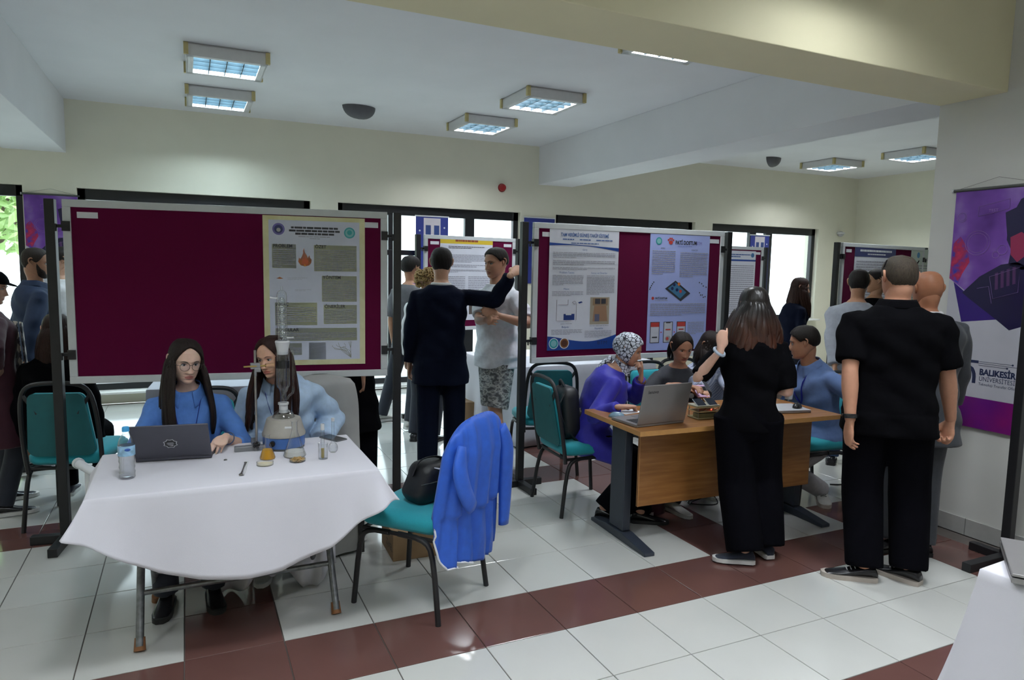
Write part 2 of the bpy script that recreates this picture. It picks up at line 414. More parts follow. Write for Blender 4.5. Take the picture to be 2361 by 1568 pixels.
lamp_px = [((521, 160), 'cool', 'large louvred ceiling lamp nearest the camera, upper of the left pair'),
           ((506, 240), 'cool', 'louvred ceiling lamp close to the back wall, lower of the left pair'),
           ((1250, 245), 'warm', 'louvred ceiling lamp with yellowed corner, upper of the middle pair'),
           ((1110, 298), 'warm', 'louvred ceiling lamp close to the back wall, lower of the middle pair'),
           ((1567, 112), 'warm', 'louvred ceiling lamp half hidden behind the deep beam'),
           ((1917, 388), 'warm', 'small far louvred ceiling lamp beside the far speaker'),
           ((2115, 366), 'warm', 'far louvred ceiling lamp cut off by the wall at right')]
protos = {'cool': make_lamp('cool'), 'warm': make_lamp('warm')}; usedp = set()
def put_lamp(p, cool, label):
    o = protos[cool] if cool not in usedp else copy_tree(protos[cool]); usedp.add(cool)
    o.location = (p[0], p[1], CEIL); tag(o, label, 'lamp', 'louvred ceiling lamps')
for (x, y), cool, label in lamp_px:
    p = onz(x, y, 3.3); put_lamp(p, cool, label)
for (u, v), w_ in [((-.9, -.8), 'above the white table, out of view behind the beam'), ((1.75, -.8), 'above the right table, out of view behind the beam'), ((-.9, -2.1), 'straight above the camera, out of view'), ((1.75, -2.1), 'right of the camera, out of view'), ((-.9, -3.6), 'behind the camera, out of view'), ((-3.9, -1.0), 'left of the camera, out of view'), ((-4.2, 3.2), 'beyond the left beam, out of view'), ((5.6, 2.6), 'beyond the white beam, out of view')]:   # the same lamps carry on behind the camera
    put_lamp((u, v), 'warm', 'louvred ceiling lamp '+w_)
# --- ceiling speakers, alarm, dome camera
m_dark = mat('dark_grey_plastic', (.06, .065, .06), .5); m_grille = mat('speaker_grille', (.10, .10, .11), .6, bump=.6, bscale=300)
def speaker(x, y, label, yaw):
    p = onz(x, y, 3.33); t = thing('ceiling_speaker', label, 'speaker', (p.x, p.y, CEIL), yaw, 'half-round ceiling speakers')
    q = MB()
    def fn(a, b):
        th = math.pi*a; r = .19*math.sin(math.pi/2*b)**.8; return (r*math.cos(th), -r*math.sin(th)*.75, -.13*math.cos(math.pi/2*b))
    q.grid(fn, 24, 8); q.build('speaker_body', m_grille, t)
    q = MB(); poly = [(.19*math.cos(math.pi*i/20), -.01+.0*i) for i in (0, 20)]
    q.add([(-.19, 0, 0), (.19, 0, 0)]+[(.19*math.cos(math.pi*i/12), 0, -.13*math.sin(math.pi*i/12)) for i in range(13)], [tuple(range(2, 15))]); q.build('back_plate', m_dark, t, False, solid=.008)
speaker(827, 262, 'dark half-round speaker on the ceiling between the lamp pairs', math.radians(10))
speaker(1777, 376, 'smaller far half-round speaker on the ceiling beyond the white beam', math.radians(25))
p = onv(1157, 433, BACK); t = thing('fire_alarm', 'red round fire alarm on the cream back wall', 'alarm', (p.x, BACK, p.z))
q = MB(); q.lathe([(.0, .06), (.03, .06), (.045, .05), (.05, .02), (.055, .0)], 20); q.xform(Matrix.Rotation(math.radians(90), 4, 'X')); q.build('sounder', mat('red_alarm_plastic', (.35, .012, .015), .35), t)
q = MB(); q.lathe([(.058, .012), (.06, 0)], 20); q.lathe([(0, .012), (.058, .012)], 20); q.xform(Matrix.Rotation(math.radians(90), 4, 'X')); q.build('base_ring', mat('dark_red_plastic', (.16, .01, .012), .4), t)
p = onu(1932, 540, U1) if False else onv(1932, 540, BACK); t = thing('dome_camera', 'small white dome camera on the wall beside the far right window', 'camera', (p.x, BACK, p.z))
q = MB(); q.lathe([(.07, 0), (.07, -.03), (.06, -.03)], 20, o=(0, -.06, .03)); q.box((0, -.03, .03), (.05, .06, .03)); q.build('mount', mat('white_plastic', (.75, .75, .74), .35), t)
q = MB(); q.ell((0, -.06, 0), (.055, .055, .05), 16); q.build('dome', mat('smoked_dome', (.45, .45, .46), .1), t)
# ================================================================== FURNITURE
m_black = mat('black_steel', (.010, .010, .012), .45, var=.15)
m_maroon = mat('maroon_felt', (.105, .0035, .034), .95, var=.10, vscale=400, bump=.3, bscale=700, spec=.15)
m_alu = mat('white_aluminium', (.66, .69, .70), .35, var=.03)
m_paper = mat('white_paper', (.78, .80, .84), .6, var=.02)
m_teal = mat('teal_upholstery', (.012, .32, .385), .85, var=.07, vscale=250, bump=.25, bscale=600, sheen=.2)
m_tealback = mat('dark_teal_vinyl', (.008, .12, .135), .6, var=.05)
def bar(mb, a, b, w, d=None, up=(0, 0, 1), m=0):
    """rectangular bar from a to b"""
    a, b = Vector(a), Vector(b); t = (b-a).normalized(); u = Vector(up); u = (u-t*u.dot(t))
    if u.length < .05: u = Vector((0, 1, 0)); u = u-t*u.dot(t)
    u.normalize(); s = t.cross(u); d = d or w
    R = Matrix((s, t, u)).transposed()
    mb.box((a+b)/2, (w, (b-a).length, d), m, R)
def make_board(L, Rr, label, ztop=1.995, zbot=.945, feet=True, group='maroon pinboards on black stands', slips=True):
    L, Rr = Vector((L[0], L[1], 0)), Vector((Rr[0], Rr[1], 0)); d = Rr-L; ln = d.length; a = math.atan2(d.y, d.x)
    t = thing('display_board', label, 'board', L, a, group)
    x0, x1 = .065, ln-.065; h = ztop-zbot; zc = (ztop+zbot)/2
    q = MB(); q.box(((x0+x1)/2, 0, zc), (x1-x0-.05, .016, h-.05)); q.build('felt_panel', m_maroon, t, False)
    fw = .042
    for (cx, cz, sx, sz) in [((x0+x1)/2, ztop-fw/2, x1-x0, fw), ((x0+x1)/2, zbot+fw/2, x1-x0, fw), (x0+fw/2, zc, fw, h-2*fw), (x1-fw/2, zc, fw, h-2*fw)]:
        q = MB(); q.box((cx, 0, cz), (sx, .03, sz)); q.build('frame_rail', m_alu, t, False, bevel=.003)
    for x, xi in ((0, x0), (ln, x1)):
        q = MB(); q.box((x, .015, ztop/2+.0), (.05, .05, ztop)); q.build('post', m_black, t, False, bevel=.003)
        if feet:
            q = MB(); q.box((x, 0, .025), (.05, .46, .05)); q.build('foot_bar', m_black, t, False, bevel=.003)
            q = MB(); q.box((x, .015, .025), (.36, .05, .05)); q.build('cross_bar', m_black, t, False, bevel=.003)
        for z in (zbot+.17, ztop-.15):
            c = MB(); c.box(((x+xi)/2, 0, z), (abs(xi-x), .012, .018)); s_ = 1 if xi > x else -1
            c.box((xi+s_*.018, -.004, z), (.04, .044, .055)); c.tube([((x+xi)/2, -.02, z-.03), ((x+xi)/2, -.02, z+.012)], .006, 8)
            c.build('clamp', m_black, t, False)
    if slips:
        for x in (x0+.125, x1-.11):
            q = MB(); q.box((x, -.0095, ztop-.085), (.105, .002, .034)); q.build('name_slip', m_paper, t, False)
    return t
b1 = make_board((-1.835, 2.02), (.085, 1.74), 'maroon pinboard with one yellow-bordered poster, behind the seated girls')
b2 = make_board((1.115, 1.98), (3.06, 1.99), 'maroon pinboard with two white and blue posters, behind the wooden desk')
b3 = make_board((1.12, 4.60), (2.42, 4.80), 'maroon pinboard with a yellow-headed poster, between the suited man and the boy in white')
b4 = make_board((4.15, 4.50), (6.05, 4.56), 'far maroon pinboard half hidden behind the woman in black')
b5 = make_board((5.22, 2.70), (7.10, 3.00), 'maroon pinboard with navy-headed poster, behind the man in the light grey blazer')
# ---------------------------------------------------------------- chairs
def rrect(w0, w1, h, r, n=5):
    """rounded trapezoid outline (x,z): width w0 at z=0, w1 at z=h"""
    c = [(-w0/2+r, r, 180, 270), (w0/2-r, r, 270, 360), (w1/2-r, h-r, 0, 90), (-w1/2+r, h-r, 90, 180)]; out = []
    for x, z, a, b in c:
        for i in range(n+1):
            t = math.radians(a+(b-a)*i/n); out.append((x+r*math.cos(t), z+r*math.sin(t)))
    return out
def pillow(mb, outline, depth, axis, bulge=.3, m=0, rings=4):
    """padded shape from an outline: flat middle, rounded rim. axis: function (x,z,d) -> point"""
    cx = sum(p[0] for p in outline)/len(outline); cz = sum(p[1] for p in outline)/len(outline); n = len(outline); vs = []; fs = []
    prof = [(0.0, -.5), (.70, -.5), (.93, -.42), (1, -.2), (1, .2), (.93, .42), (.70, .5), (0, .5)]
    for s_, d in prof:
        for x, z in outline: vs.append(axis(cx+(x-cx)*max(s_, .01), cz+(z-cz)*max(s_, .01), d*depth*(1+bulge*(1-s_))))
    for i in range(len(prof)-1):
        for j in range(n): fs.append((i*n+j, i*n+(j+1) % n, (i+1)*n+(j+1) % n, (i+1)*n+j))
    mb.add(vs, fs, m)
def make_chair(label, loc, yaw, group='teal banquet chairs'):
    t = thing('banquet_chair', label, 'chair', (loc[0], loc[1], 0), yaw, group)
    q = MB(); pillow(q, rrect(.43, .46, .45, .06), .085, lambda x, z, d: (x, z-.22, .445+d), .25); q.build('seat_cushion', m_teal, t, sharp=60)
    q = MB(); q.tube([(-.20, -.20, .385), (-.21, .20, .385), (.21, .20, .385), (.20, -.20, .385)], .011, 8, closed=True); q.build('seat_frame', m_black, t)
    for s in (-1, 1):
        q = MB(); q.tube([(s*.235, .245, 0), (s*.222, .215, .30), (s*.213, .17, .375), (s*.208, .05, .385)], .0135, 10, k=3); q.build('leg', m_black, t)
        q = MB(); q.tube([(s*.235, -.245, 0), (s*.218, -.20, .30), (s*.208, -.14, .378), (s*.208, .0, .388)], .0135, 10, k=3); q.build('leg', m_black, t)
    lean = .16
    def bk(x, z, d): return (x, -.215-lean*(z-.40)-d, z)
    pts = [(.205, .36), (.212, .50), (.208, .70), (.19, .84), (.15, .905), (.07, .925), (-.07, .925), (-.15, .905), (-.19, .84), (-.208, .70), (-.212, .50), (-.205, .36)]
    q = MB(); q.tube([bk(x, z, 0) for x, z in pts], .0135, 10, k=3); q.build('back_frame', m_black, t)
    for s in (-1, 1):
        q = MB(); q.tube([bk(s*.185, .86, 0), bk(s*.11, .74, .012)], .011, 8); q.build('back_brace', m_black, t)
    out = rrect(.37, .31, .40, .05); out = [(x, z+.47-(.022*math.cos(x/.155*math.pi/2)**2 if z > .3 else 0)) for x, z in out]
    q = MB(); pillow(q, out, .045, lambda x, z, d: bk(x, z, -d-.014), .2); q.build('back_cushion', m_teal, t, sharp=60)
    q = MB(); pillow(q, [(x*1.0, z) for x, z in out], .012, lambda x, z, d: bk(x, z, .015-d), .0); q.build('back_panel', m_tealback, t, sharp=60)
    return t
chair_jacket = make_chair('teal banquet chair with a blue jacket over its back, right of the white table', (-.105, .593), math.radians(39))
make_chair('empty teal chair carrying a black backpack, pulled out behind the woman in the blue tunic', (1.33, 1.49), math.radians(-92))
make_chair('empty teal chair seen from behind, farther back by the stand of the second pinboard', (1.50, 2.36), math.radians(-14))
make_chair('teal chair of the long-haired person in black, behind the left stand', (-1.80, 2.46), math.radians(-14))
make_chair('teal chair behind the girl with glasses', (-1.04, 1.42), math.radians(186))
make_chair('teal chair of the boy in the light blue polo', (2.99, .97), math.radians(80))
make_chair('teal chair of the girl in the dark T-shirt', (2.17, 1.60), math.radians(180))
make_chair('teal chair of the girl in the striped shirt', (2.54, 1.68), math.radians(176))
# chair under a grey cover behind the girl in the pale blue jacket
t = thing('covered_chair', 'chair under a shiny grey cover behind the girl in pale blue', 'chair', (-.44, 1.44, 0), math.radians(175))
q = MB()
def cov(a, b):
    th = 2*math.pi*a; z = .02+.96*b
    w, d, yc = .24, .26, 0
    if z > .47: d = .055+.05*max(0, (.6-z)/.13); yc = -.22-.1*(z-.47); w = .235-.05*max(0, (z-.75)/.25)**2
    k = 1-.75*max(0, (z-.93)/.05)**2; r = 1+.04*math.sin(th*9)*(1-b)
    return (w*k*r*math.cos(th), yc+d*k*r*math.sin(th), z)
q.grid(cov, 48, 30, closeu=True); q.build('chair_cover', mat('grey_satin_cover', (.34, .34, .33), .45, var=.08, vscale=6, bump=.5, bscale=14, sheen=.3), t, sharp=180)
q = MB(); q.box((0, 0, .44), (.42, .42, .05)); [q.box((sx*.19, sy*.19, .22), (.03, .03, .44)) for sx in (-1, 1) for sy in (-1, 1)]; q.build('chair_frame', m_black, t, False)
# ---------------------------------------------------------------- white table at the front left
TX0, TX1, TY0, TY1, TZ = -1.53, -.385, .365, 1.06, .74
tc = Vector(((TX0+TX1)/2, (TY0+TY1)/2, 0))
m_steel = mat('worn_grey_steel', (.20, .21, .22), .38, .75, var=.25, vscale=40)
m_foot = mat('brown_rubber_cap', (.24, .10, .035), .6)
t = thing('folding_table', 'folding table on grey tube legs with brown caps, under the white cloth', 'table', tc)
q = MB(); q.box((0, 0, TZ-.02), (TX1-TX0-.01, TY1-TY0-.01, .03)); q.build('table_top', mat('plywood', (.35, .24, .13), .6), t, False)
def fold(yb, yt, xb, xt, lab):
    for s in (-1, 1):
        q = MB(); q.tube([(s*xb, yb, .02), (s*xt, yt, TZ-.03)], .0165, 12); lg = q.build('leg', m_steel, t)
        c = MB(); d_ = Vector((s*(xt-xb), yt-yb, TZ)).normalized(); c.tube([Vector((s*xb, yb, 0)), Vector((s*xb, yb, 0))+d_*.055], [.024, .021], 12); c.build('foot_cap', m_foot, lg)
    z = .21; k = z/TZ
    q = MB(); q.tube([(-(xb+(xt-xb)*k), yb+(yt-yb)*k, z), ((xb+(xt-xb)*k), yb+(yt-yb)*k, z)], .0125, 10); q.build('stretcher', m_steel, t)
fold(.555-tc.y, .93-tc.y, .415, .40, 'front'); fold(1.02-tc.y, .50-tc.y, .365, .36, 'rear')
# round white cloth over the table
m_cloth = mat('white_tablecloth', (.68, .67, .725), .85, var=.02, vscale=4, bump=.12, bscale=500, sheen=.2)
def cloth(name, label, x0, x1, y0, y1, z, drop, flare, hem=0.0, nS=220, nT=18, wob=.012, round_=None):
    """drop(s, theta) length of the overhang; flare(theta) how far the hem swings out"""
    cx, cy = (x0+x1)/2, (y0+y1)/2; a, b = (x1-x0)/2, (y1-y0)/2; mb = MB(); vs = []; R_ = .02
    per = []
    n = nS
    for i in range(n):
        s = i/n*4; k = int(s); f = s-k; f = f*2-1
        # denser towards the corners
        f = math.sin(f*math.pi/2)
        x, y = [(f*a, -b), (a, f*b), (-f*a, b), (-a, -f*b)][k]
        nx, ny = x/a, y/b; nx, ny = (np.sign(nx)*abs(nx)**14, np.sign(ny)*abs(ny)**14); l = math.hypot(nx, ny); per.append((x, y, nx/l, ny/l))
    # top: concentric rings
    rings = []
    for k in (.0, .35, .7, .9, .97, .99): rings.append([(cx+x*k, cy+y*k, z+.003) for x, y, _, _ in per])
    rings.append([(cx+x, cy+y, z) for x, y, _, _ in per])
    for j in range(1, nT+1):
        row = []
        for i, (x, y, nx, ny) in enumerate(per):
            L = drop(x, y); t_ = j/nT; fl = flare(x, y); d = L*t_
            out = fl*t_**1.25+wob*math.sin(i*.55+math.sin(i*.13)*2)*t_**1.5+.004*min(1, t_*6)
            zz = z-d*math.sqrt(max(.05, 1-min(.8, (fl/max(L, .01))**2)))
            tx, ty = -ny, nx
            row.append((cx+x+nx*out, cy+y+ny*out, zz))
        rings.append(row)
    n = len(per); V_ = [p for r in rings for p in r]; F = []
    for i in range(len(rings)-1):
        for j in range(n): F.append((i*n+j, (i+1)*n+j, (i+1)*n+(j+1) % n, i*n+(j+1) % n))
    mb.add(V_, F); return mb
def cdrop(x, y):
    R_ = .90; r = math.hypot(x, y); c = min(1, abs(x)/.572)
    if abs(y) > .34:      # long sides: circle hem, longest in the middle
        d = float(np.interp(x/.5725, [-1, -.75, -.55, -.3, 0, .25, .6, .85, 1], [.150, .255, .325, .37, .395, .39, .32, .215, .155])); return d if y < 0 else d*.9
    return float(np.interp(abs(y)/.3475, [0, .6, 1], [.24, .215, .152]))
def cflare(x, y):
    k = (min(1, abs(x)/.572)*min(1, abs(y)/.347))**6
    return .028+.05*k+.012*min(1, abs(x)/.57)**8
o = cloth('tablecloth', '', TX0, TX1, TY0, TY1, TZ, cdrop, cflare).build('tablecloth', m_cloth, None, sharp=180, solid=.003)
tag(o, 'round white cloth hanging in a deep curve over the front folding table', 'tablecloth')
# rumpled end of another white cloth low behind the legs
q = MB()
def rag(a, b): 
    x = -1.08+.62*a; y = .98+.05*math.sin(a*14)+.03*math.sin(a*31+b*3)-.05*b
    return (x, y, .62-.57*b-.05*b*math.sin(a*9+1)+.02*math.sin(a*23))
q.grid(rag, 50, 16); tag(q.build('draped_cloth', m_cloth, None, sharp=180, solid=.004), 'rumpled white cloth hanging low behind the folding table legs', 'cloth')
# ---------------------------------------------------------------- wooden desk
m_wood = ramp_mat('cherry_desk_wood', 'ShaderNodeTexNoise', [(.25, (.20, .082, .022)), (.5, (.27, .115, .032)), (.75, (.35, .16, .05))], rough=.38, scale=3.2, detail=6, const=False, stretch=(1.2, 14, 14), spec=.5)
m_woodedge = mat('light_wood_edge', (.46, .235, .075), .4, var=.06, vscale=30)
m_slate = mat('slate_grey_steel', (.028, .036, .052), .42, var=.06)
DX0, DX1, DY0, DY1, DZ = 1.175, 2.72, .50, 1.16, .745
t = thing('office_desk', 'cherry wood desk with modesty panel on two dark grey T-legs', 'desk', ((DX0+DX1)/2, (DY0+DY1)/2, 0), math.radians(-2.5))
hw, hd = (DX1-DX0)/2, (DY1-DY0)/2
q = MB(); q.box((0, 0, DZ-.014), (2*hw-.008, 2*hd-.008, .028)); q.build('desk_top', m_wood, t, False)
for (c, d) in [((0, -hd+.002, DZ-.014), (2*hw, .004, .0285)), ((0, hd-.002, DZ-.014), (2*hw, .004, .0285)), ((-hw+.002, 0, DZ-.014), (.004, 2*hd-.008, .0285)), ((hw-.002, 0, DZ-.014), (.004, 2*hd-.008, .0285))]:
    q = MB(); q.box(c, d); q.build('edge_band', m_woodedge, t, False)
q = MB(); q.box((.0, -hd+.16, .48), (2*hw-.20, .018, .47)); pn = q.build('modesty_panel', m_wood, t, False, bevel=.001)
q = MB(); q.box((-hw+.102, -hd+.16, .48), (.004, .0185, .472)); q.build('edge_band', m_woodedge, pn, False)
for s in (-1, 1):
    x = s*(hw-.09)
    q = MB(); q.box((x, .0, .39), (.055, .16, .66)); lg = q.build('leg_column', m_slate, t, False, bevel=.006)
    q = MB(); q.box((x, .0, .71), (.05, .5, .025)); q.build('top_bracket', m_slate, t, False, bevel=.003)
    f = MB(); f.add([(x-.035, -.34, 0), (x+.035, -.34, 0), (x+.035, .30, 0), (x-.035, .30, 0), (x-.035, -.34, .022), (x+.035, -.34, .022), (x+.04, -.09, .055), (x+.04, .09, .055), (x+.035, .30, .022), (x-.035, .30, .022), (x-.04, .09, .055), (x-.04, -.09, .055)],
                    [(3, 2, 1, 0), (0, 1, 5, 4), (4, 5, 6, 11), (11, 6, 7, 10), (10, 7, 8, 9), (2, 3, 9, 8), (1, 2, 8, 7, 6, 5), (3, 0, 4, 11, 10, 9)]); f.build('foot', m_slate, t, False, bevel=.004)
# ---------------------------------------------------------------- table with white cloth at the right edge
rc = onz(2268, 1310, .74)
def d2(x, y): return .52-.03*math.cos(x*5)+.02*math.sin(y*7)
o = cloth('tablecloth', '', -.02, 1.2, -.7, .0, .74, lambda x, y: .56, lambda x, y: .07+.06*(min(1, abs(x)/.61)*min(1, abs(y)/.35))**6, wob=.016).build('tablecloth', m_cloth, None, sharp=180, solid=.003)
o.location = (rc.x, rc.y, 0); o.rotation_euler = (0, 0, math.radians(4)); tag(o, 'white cloth over the table cut off at the lower right corner', 'tablecloth')
t = thing('folding_table', 'table hidden beneath the white cloth at the lower right corner', 'table', tuple(Vector((rc.x, rc.y, 0))+rz(math.radians(4)).to_3x3() @ Vector((.59, -.35, 0))), math.radians(4))
q = MB(); q.box((0, 0, .715), (1.17, .66, .03)); q.build('table_top', MATS['plywood'], t, False)
for sx in (-1, 1):
    for sy in (-1, 1): q = MB(); q.tube([(sx*.5, sy*.28, 0), (sx*.5, sy*.28, .71)], .016, 10); q.build('leg', m_steel, t)
# far tables under cloths
m_cloth2 = mat('pale_grey_tablecloth', (.52, .54, .60), .85, var=.03)
def far_table(x, y, w, d, yaw, label, m):
    o = cloth('tablecloth', '', -w/2, w/2, -d/2, d/2, .75, lambda x, y: .735, lambda x, y: .03, nS=120, nT=8).build('tablecloth', m, None, sharp=180, solid=.003)
    o.location = (x, y, 0); o.rotation_euler = (0, 0, yaw); tag(o, label, 'tablecloth', 'cloths on the far tables')
far_table(-.75, 3.1, 1.3, .7, math.radians(-5), 'grey-white cloth on the far table beyond the chair of the person in black', m_cloth2)
far_table(2.35, 3.35, 1.5, .7, 0, 'pale cloth on the far table beyond the two empty teal chairs', m_cloth2)
far_table(2.0, 3.95+.0, 1.0, .55, 0, 'white cloth on the table below the pinboard with the yellow-headed poster', m_cloth)
# ================================================================== PEOPLE: builders
HEADTAB = np.array([  # z, half width, front y, back y
 [.1120, .004, .000, -.020], [.1080, .030, .024, -.048], [.1000, .045, .042, -.066], [.085, .059, .062, -.083], [.065, .069, .077, -.094], [.040, .0745, .086, -.100], [.020, .0760, .0885, -.101],
 [.000, .0755, .0880, -.098], [-.020, .0735, .0880, -.090], [-.040, .0705, .0880, -.078], [-.060, .066, .0865, -.060], [-.080, .059, .0845, -.036], [-.095, .050, .0825, -.012], [-.106, .039, .079, .010], [-.1140, .024, .071, .028], [-.1180, .004, .055, .045]])
def head_pt(phi, z, off=0.0, fem=0.0):
    """surface of the head at angle phi (0 = face, + = right) and height z"""
    w = np.interp(z, HEADTAB[::-1, 0], HEADTAB[::-1, 1]); f = np.interp(z, HEADTAB[::-1, 0], HEADTAB[::-1, 2]); b = np.interp(z, HEADTAB[::-1, 0], HEADTAB[::-1, 3])
    if z < -.02: w *= 1-fem*.10*min(1, (-z-.02)/.07)
    yc = -.005 if z > -.03 else -.005+(z+.03)*-.25
    s, c = math.sin(phi), math.cos(phi)
    ex = .86
    x = w*np.sign(s)*abs(s)**ex
    y = yc+((f-yc) if c > 0 else (yc-b))*np.sign(c)*abs(c)**(.92 if c > 0 else .86)
    n = Vector((x/max(w, .01), (y-yc)/.09, 0)); n = n.normalized() if n.length > .01 else Vector((0, 0, 1))
    up = max(0, (z-.05)/.062); n = (n*(1-up**2*.8)+Vector((0, 0, 1))*up**1.5).normalized()
    return Vector((x, y, z))+n*off
def gs(x, s): return math.exp(-(x/s)**2/2)
def face_bump(x, z):
    """depth of the facial features, added along +y"""
    d = 0
    t = np.clip((.012-z)/.052, 0, 1)                       # nose ridge from brow to tip
    if -.052 < z < .03: d += (.004+.021*t**1.4)*gs(x, .0062+.0055*t)*np.clip((z+.052)/.012, 0, 1)*np.clip((.03-z)/.02, 0, 1)
    d += .0065*(gs(x-.0135, .005)+gs(x+.0135, .005))*gs(z+.040, .006)        # nostrils
    d -= .0105*(gs(x-.031, .0155)+gs(x+.031, .0155))*gs(z-.002, .0095)        # sockets
    d += .0045*(gs(x-.030, .019)+gs(x+.030, .019))*gs(z-.022, .006)           # brow
    d += .0035*(gs(x-.043, .014)+gs(x+.043, .014))*gs(z+.030, .015)           # cheeks
    d += .0055*gs(x, .017)*gs(z+.0635, .0042)+.0062*gs(x, .0145)*gs(z+.0745, .0048)-.0045*gs(x, .020)*gs(z+.069, .0022)
    d -= .004*gs(x, .02)*gs(z+.086, .005); d += .005*gs(x, .016)*gs(z+.102, .009)
    return d
def head_mesh(mb, fem=0.0, fine=1.0, m0=0):
    """materials: 0 skin 1 lips 2 eye white 3 dark iris/brow"""
    nph = int(88*fine)//2*2; nz = int(70*fine)
    # angles: denser towards the face
    ph = []
    for i in range(nph):
        t = i/nph*2-1; ph.append(math.pi*(.55*t+.45*t**3))
    zs = []
    for j in range(nz):
        t = j/(nz-1); zs.append(.112-.23*(.5-.5*math.cos(math.pi*t))*1.0)
    vs = []; fs = []; ms = []
    for z in zs:
        for p in ph:
            q = head_pt(p, z, 0, fem)
            if abs(p) < 1.3: q.y += face_bump(q.x, q.z)*max(0, math.cos(p))**.35
            vs.append(q)
    for j in range(nz-1):
        for i in range(nph):
            a, b = j*nph+i, j*nph+(i+1) % nph; fs.append((a, b, b+nph, a+nph))
            c = (vs[a]+vs[b+nph])/2; lip = abs(ph[i]) < 1.0 and abs(c.x) < .0235*(1-((c.z+.0695)/.013)**2)
            ms.append(1 if lip and -.0815 < c.z < -.0575 else 0)
    mb2 = MB(); mb2.add(vs, fs); mb2.m = ms
    mb2.add([vs[i] for i in range(nph)], [tuple(range(nph))[::-1]]); k = (nz-1)*nph; mb2.add([vs[k+i] for i in range(nph)], [tuple(range(nph))])
    for s in (-1, 1):
        # ears
        pts = [(s*.0735, -.004, .022), (s*.083, -.016, .034), (s*.089, -.030, .024), (s*.087, -.029, .002), (s*.080, -.016, -.016), (s*.073, -.006, -.024)]
        mb2.tube(pts, [.004, .007, .0065, .006, .0065, .003], 8, k=3, ell=.8, cap='round')
        mb2.ell((s*.077, -.014, .004), (.006, .014, .022), 10)
        # eyes: white, iris, lid line, brow
        ey = head_pt(math.asin(min(.99, .031/.076)), .001, 0, fem); yy = .0755
        mb2.ell((s*.031, yy-.004, .001), (.0142, .0082, .0068), 16, 2)
        mb2.ell((s*.0305, yy+.0025, .0006), (.0052, .0028, .0054), 14, 3)
        mb2.tube([(s*.0175, yy+.0005, .0012), (s*.024, yy+.0045, .0066), (s*.032, yy+.0048, .0078), (s*.040, yy+.001, .005), (s*.0455, yy-.006, .0012)], [.0009, .0016, .0019, .0017, .001], 6, 3, k=2)
        mb2.tube([(s*.016, .0882, .0185), (s*.027, .0890, .0235), (s*.039, .0840, .0235), (s*.049, .0735, .0170)], [.0026, .0031, .0026, .0012], 6, 3, k=3, ell=.6)
    if m0: mb2.m = [x+m0 for x in mb2.m]
    mb._merge(mb2, None)
def hand_mb(wrist, d, n, side, scale=1.0, curl=.5, spread=.0, voxel=.0045, thumb=.5, point=None):
    """hand at wrist pointing along d, back of the hand facing n; side +1 = right hand"""
    d = Vector(d).normalized(); n = Vector(n); n = (n-d*n.dot(d)).normalized(); x = d.cross(n)*1.0     # x towards right when seen from the back
    tx = -x*side                                                                                      # thumb side
    B = Matrix((tx, d, n)).transposed(); q = MB(); k = scale
    def P(a, b, c): return Vector(wrist)+B @ Vector((a*k, b*k, c*k))
    q.tube([P(0, -.03, 0), P(0, .0, 0), P(.004, .03, 0), P(.0, .065, .001), P(0, .094, .0)], [.026*k, .027*k, .036*k, .041*k, .038*k], 14, k=2, ell=[.8, .72, .45, .36, .30], up=tuple(n), cap='round')
    for i, (xo, L, r) in enumerate([(.028, .074, .0088), (.0095, .083, .009), (-.0095, .076, .0086), (-.027, .060, .0076)]):
        c = curl if not isinstance(curl, (list, tuple)) else curl[i]; a = 0; p = Vector((xo, .088-.006*abs(i-1), 0)); pts = [P(*p)]; sp = spread*(1.5-i)*.12
        for seg, f in zip((.44, .31, .25), (.75, 1.0, .7)):
            a += c*f*1.15; p = p+Vector((math.sin(sp), math.cos(a), -math.sin(a)))*L*seg; pts.append(P(*p))
        q.tube(pts, [r*k, r*k*.98, r*k*.9, r*k*.75], 8, k=2, up=tuple(n), cap='round')
    a = thumb
    q.tube([P(.020, .012, -.004), P(.038, .034, -.010-.01*a), P(.046-.014*a, .060, -.016-.018*a), P(.046-.03*a, .083, -.018-.030*a)], [.0125*k, .0118*k, .0100*k, .0075*k], 8, k=2, cap='round')
    return remesh(q, voxel, 2)
def ik(a, c, l1, l2, pole):
    a, c, pole = Vector(a), Vector(c), Vector(pole); d = c-a; L = d.length
    if L > (l1+l2)*.999: c = a+d*((l1+l2)*.999/L); d = c-a; L = d.length
    t = d/L; x = (l1*l1-l2*l2+L*L)/(2*L); h = math.sqrt(max(0, l1*l1-x*x)); p = pole-t*pole.dot(t)
    if p.length < 1e-4: p = t.orthogonal()
    return a+t*x+p.normalized()*h, c
SKIN = {}
def skin_mats(tone, hair):
    k = str(tone)
    m = mat('skin_'+k, tone, .48, var=.05, vscale=40, bump=.05, bscale=300, spec=.4)
    b = m.node_tree.nodes['Principled BSDF']; b.inputs['Subsurface Weight'].default_value = .12; b.inputs['Subsurface Radius'].default_value = (.01, .004, .002); b.inputs['Subsurface Scale'].default_value = .5
    t = srgb(tone)
    return [m, mat('lips_'+k, (t[0]*.72, t[1]*.40, t[2]*.42), .4, var=.05), mat('eye_white', (.62, .62, .60), .15, var=.03), mat('iris_'+hair, tuple(c*.5+.004 for c in srgb(hair)), .3)]
def hair_mat(col, tip=None):
    nm = 'hair_%s_%s' % (col, tip)
    if nm in MATS: return MATS[nm]
    c = srgb(col); m = mat(nm, c, .5, var=.45, vscale=55, stretch=(6, 6, .5), bump=.5, bscale=90, spec=.22, bdist=.006)
    return m
CLOTHV = .011
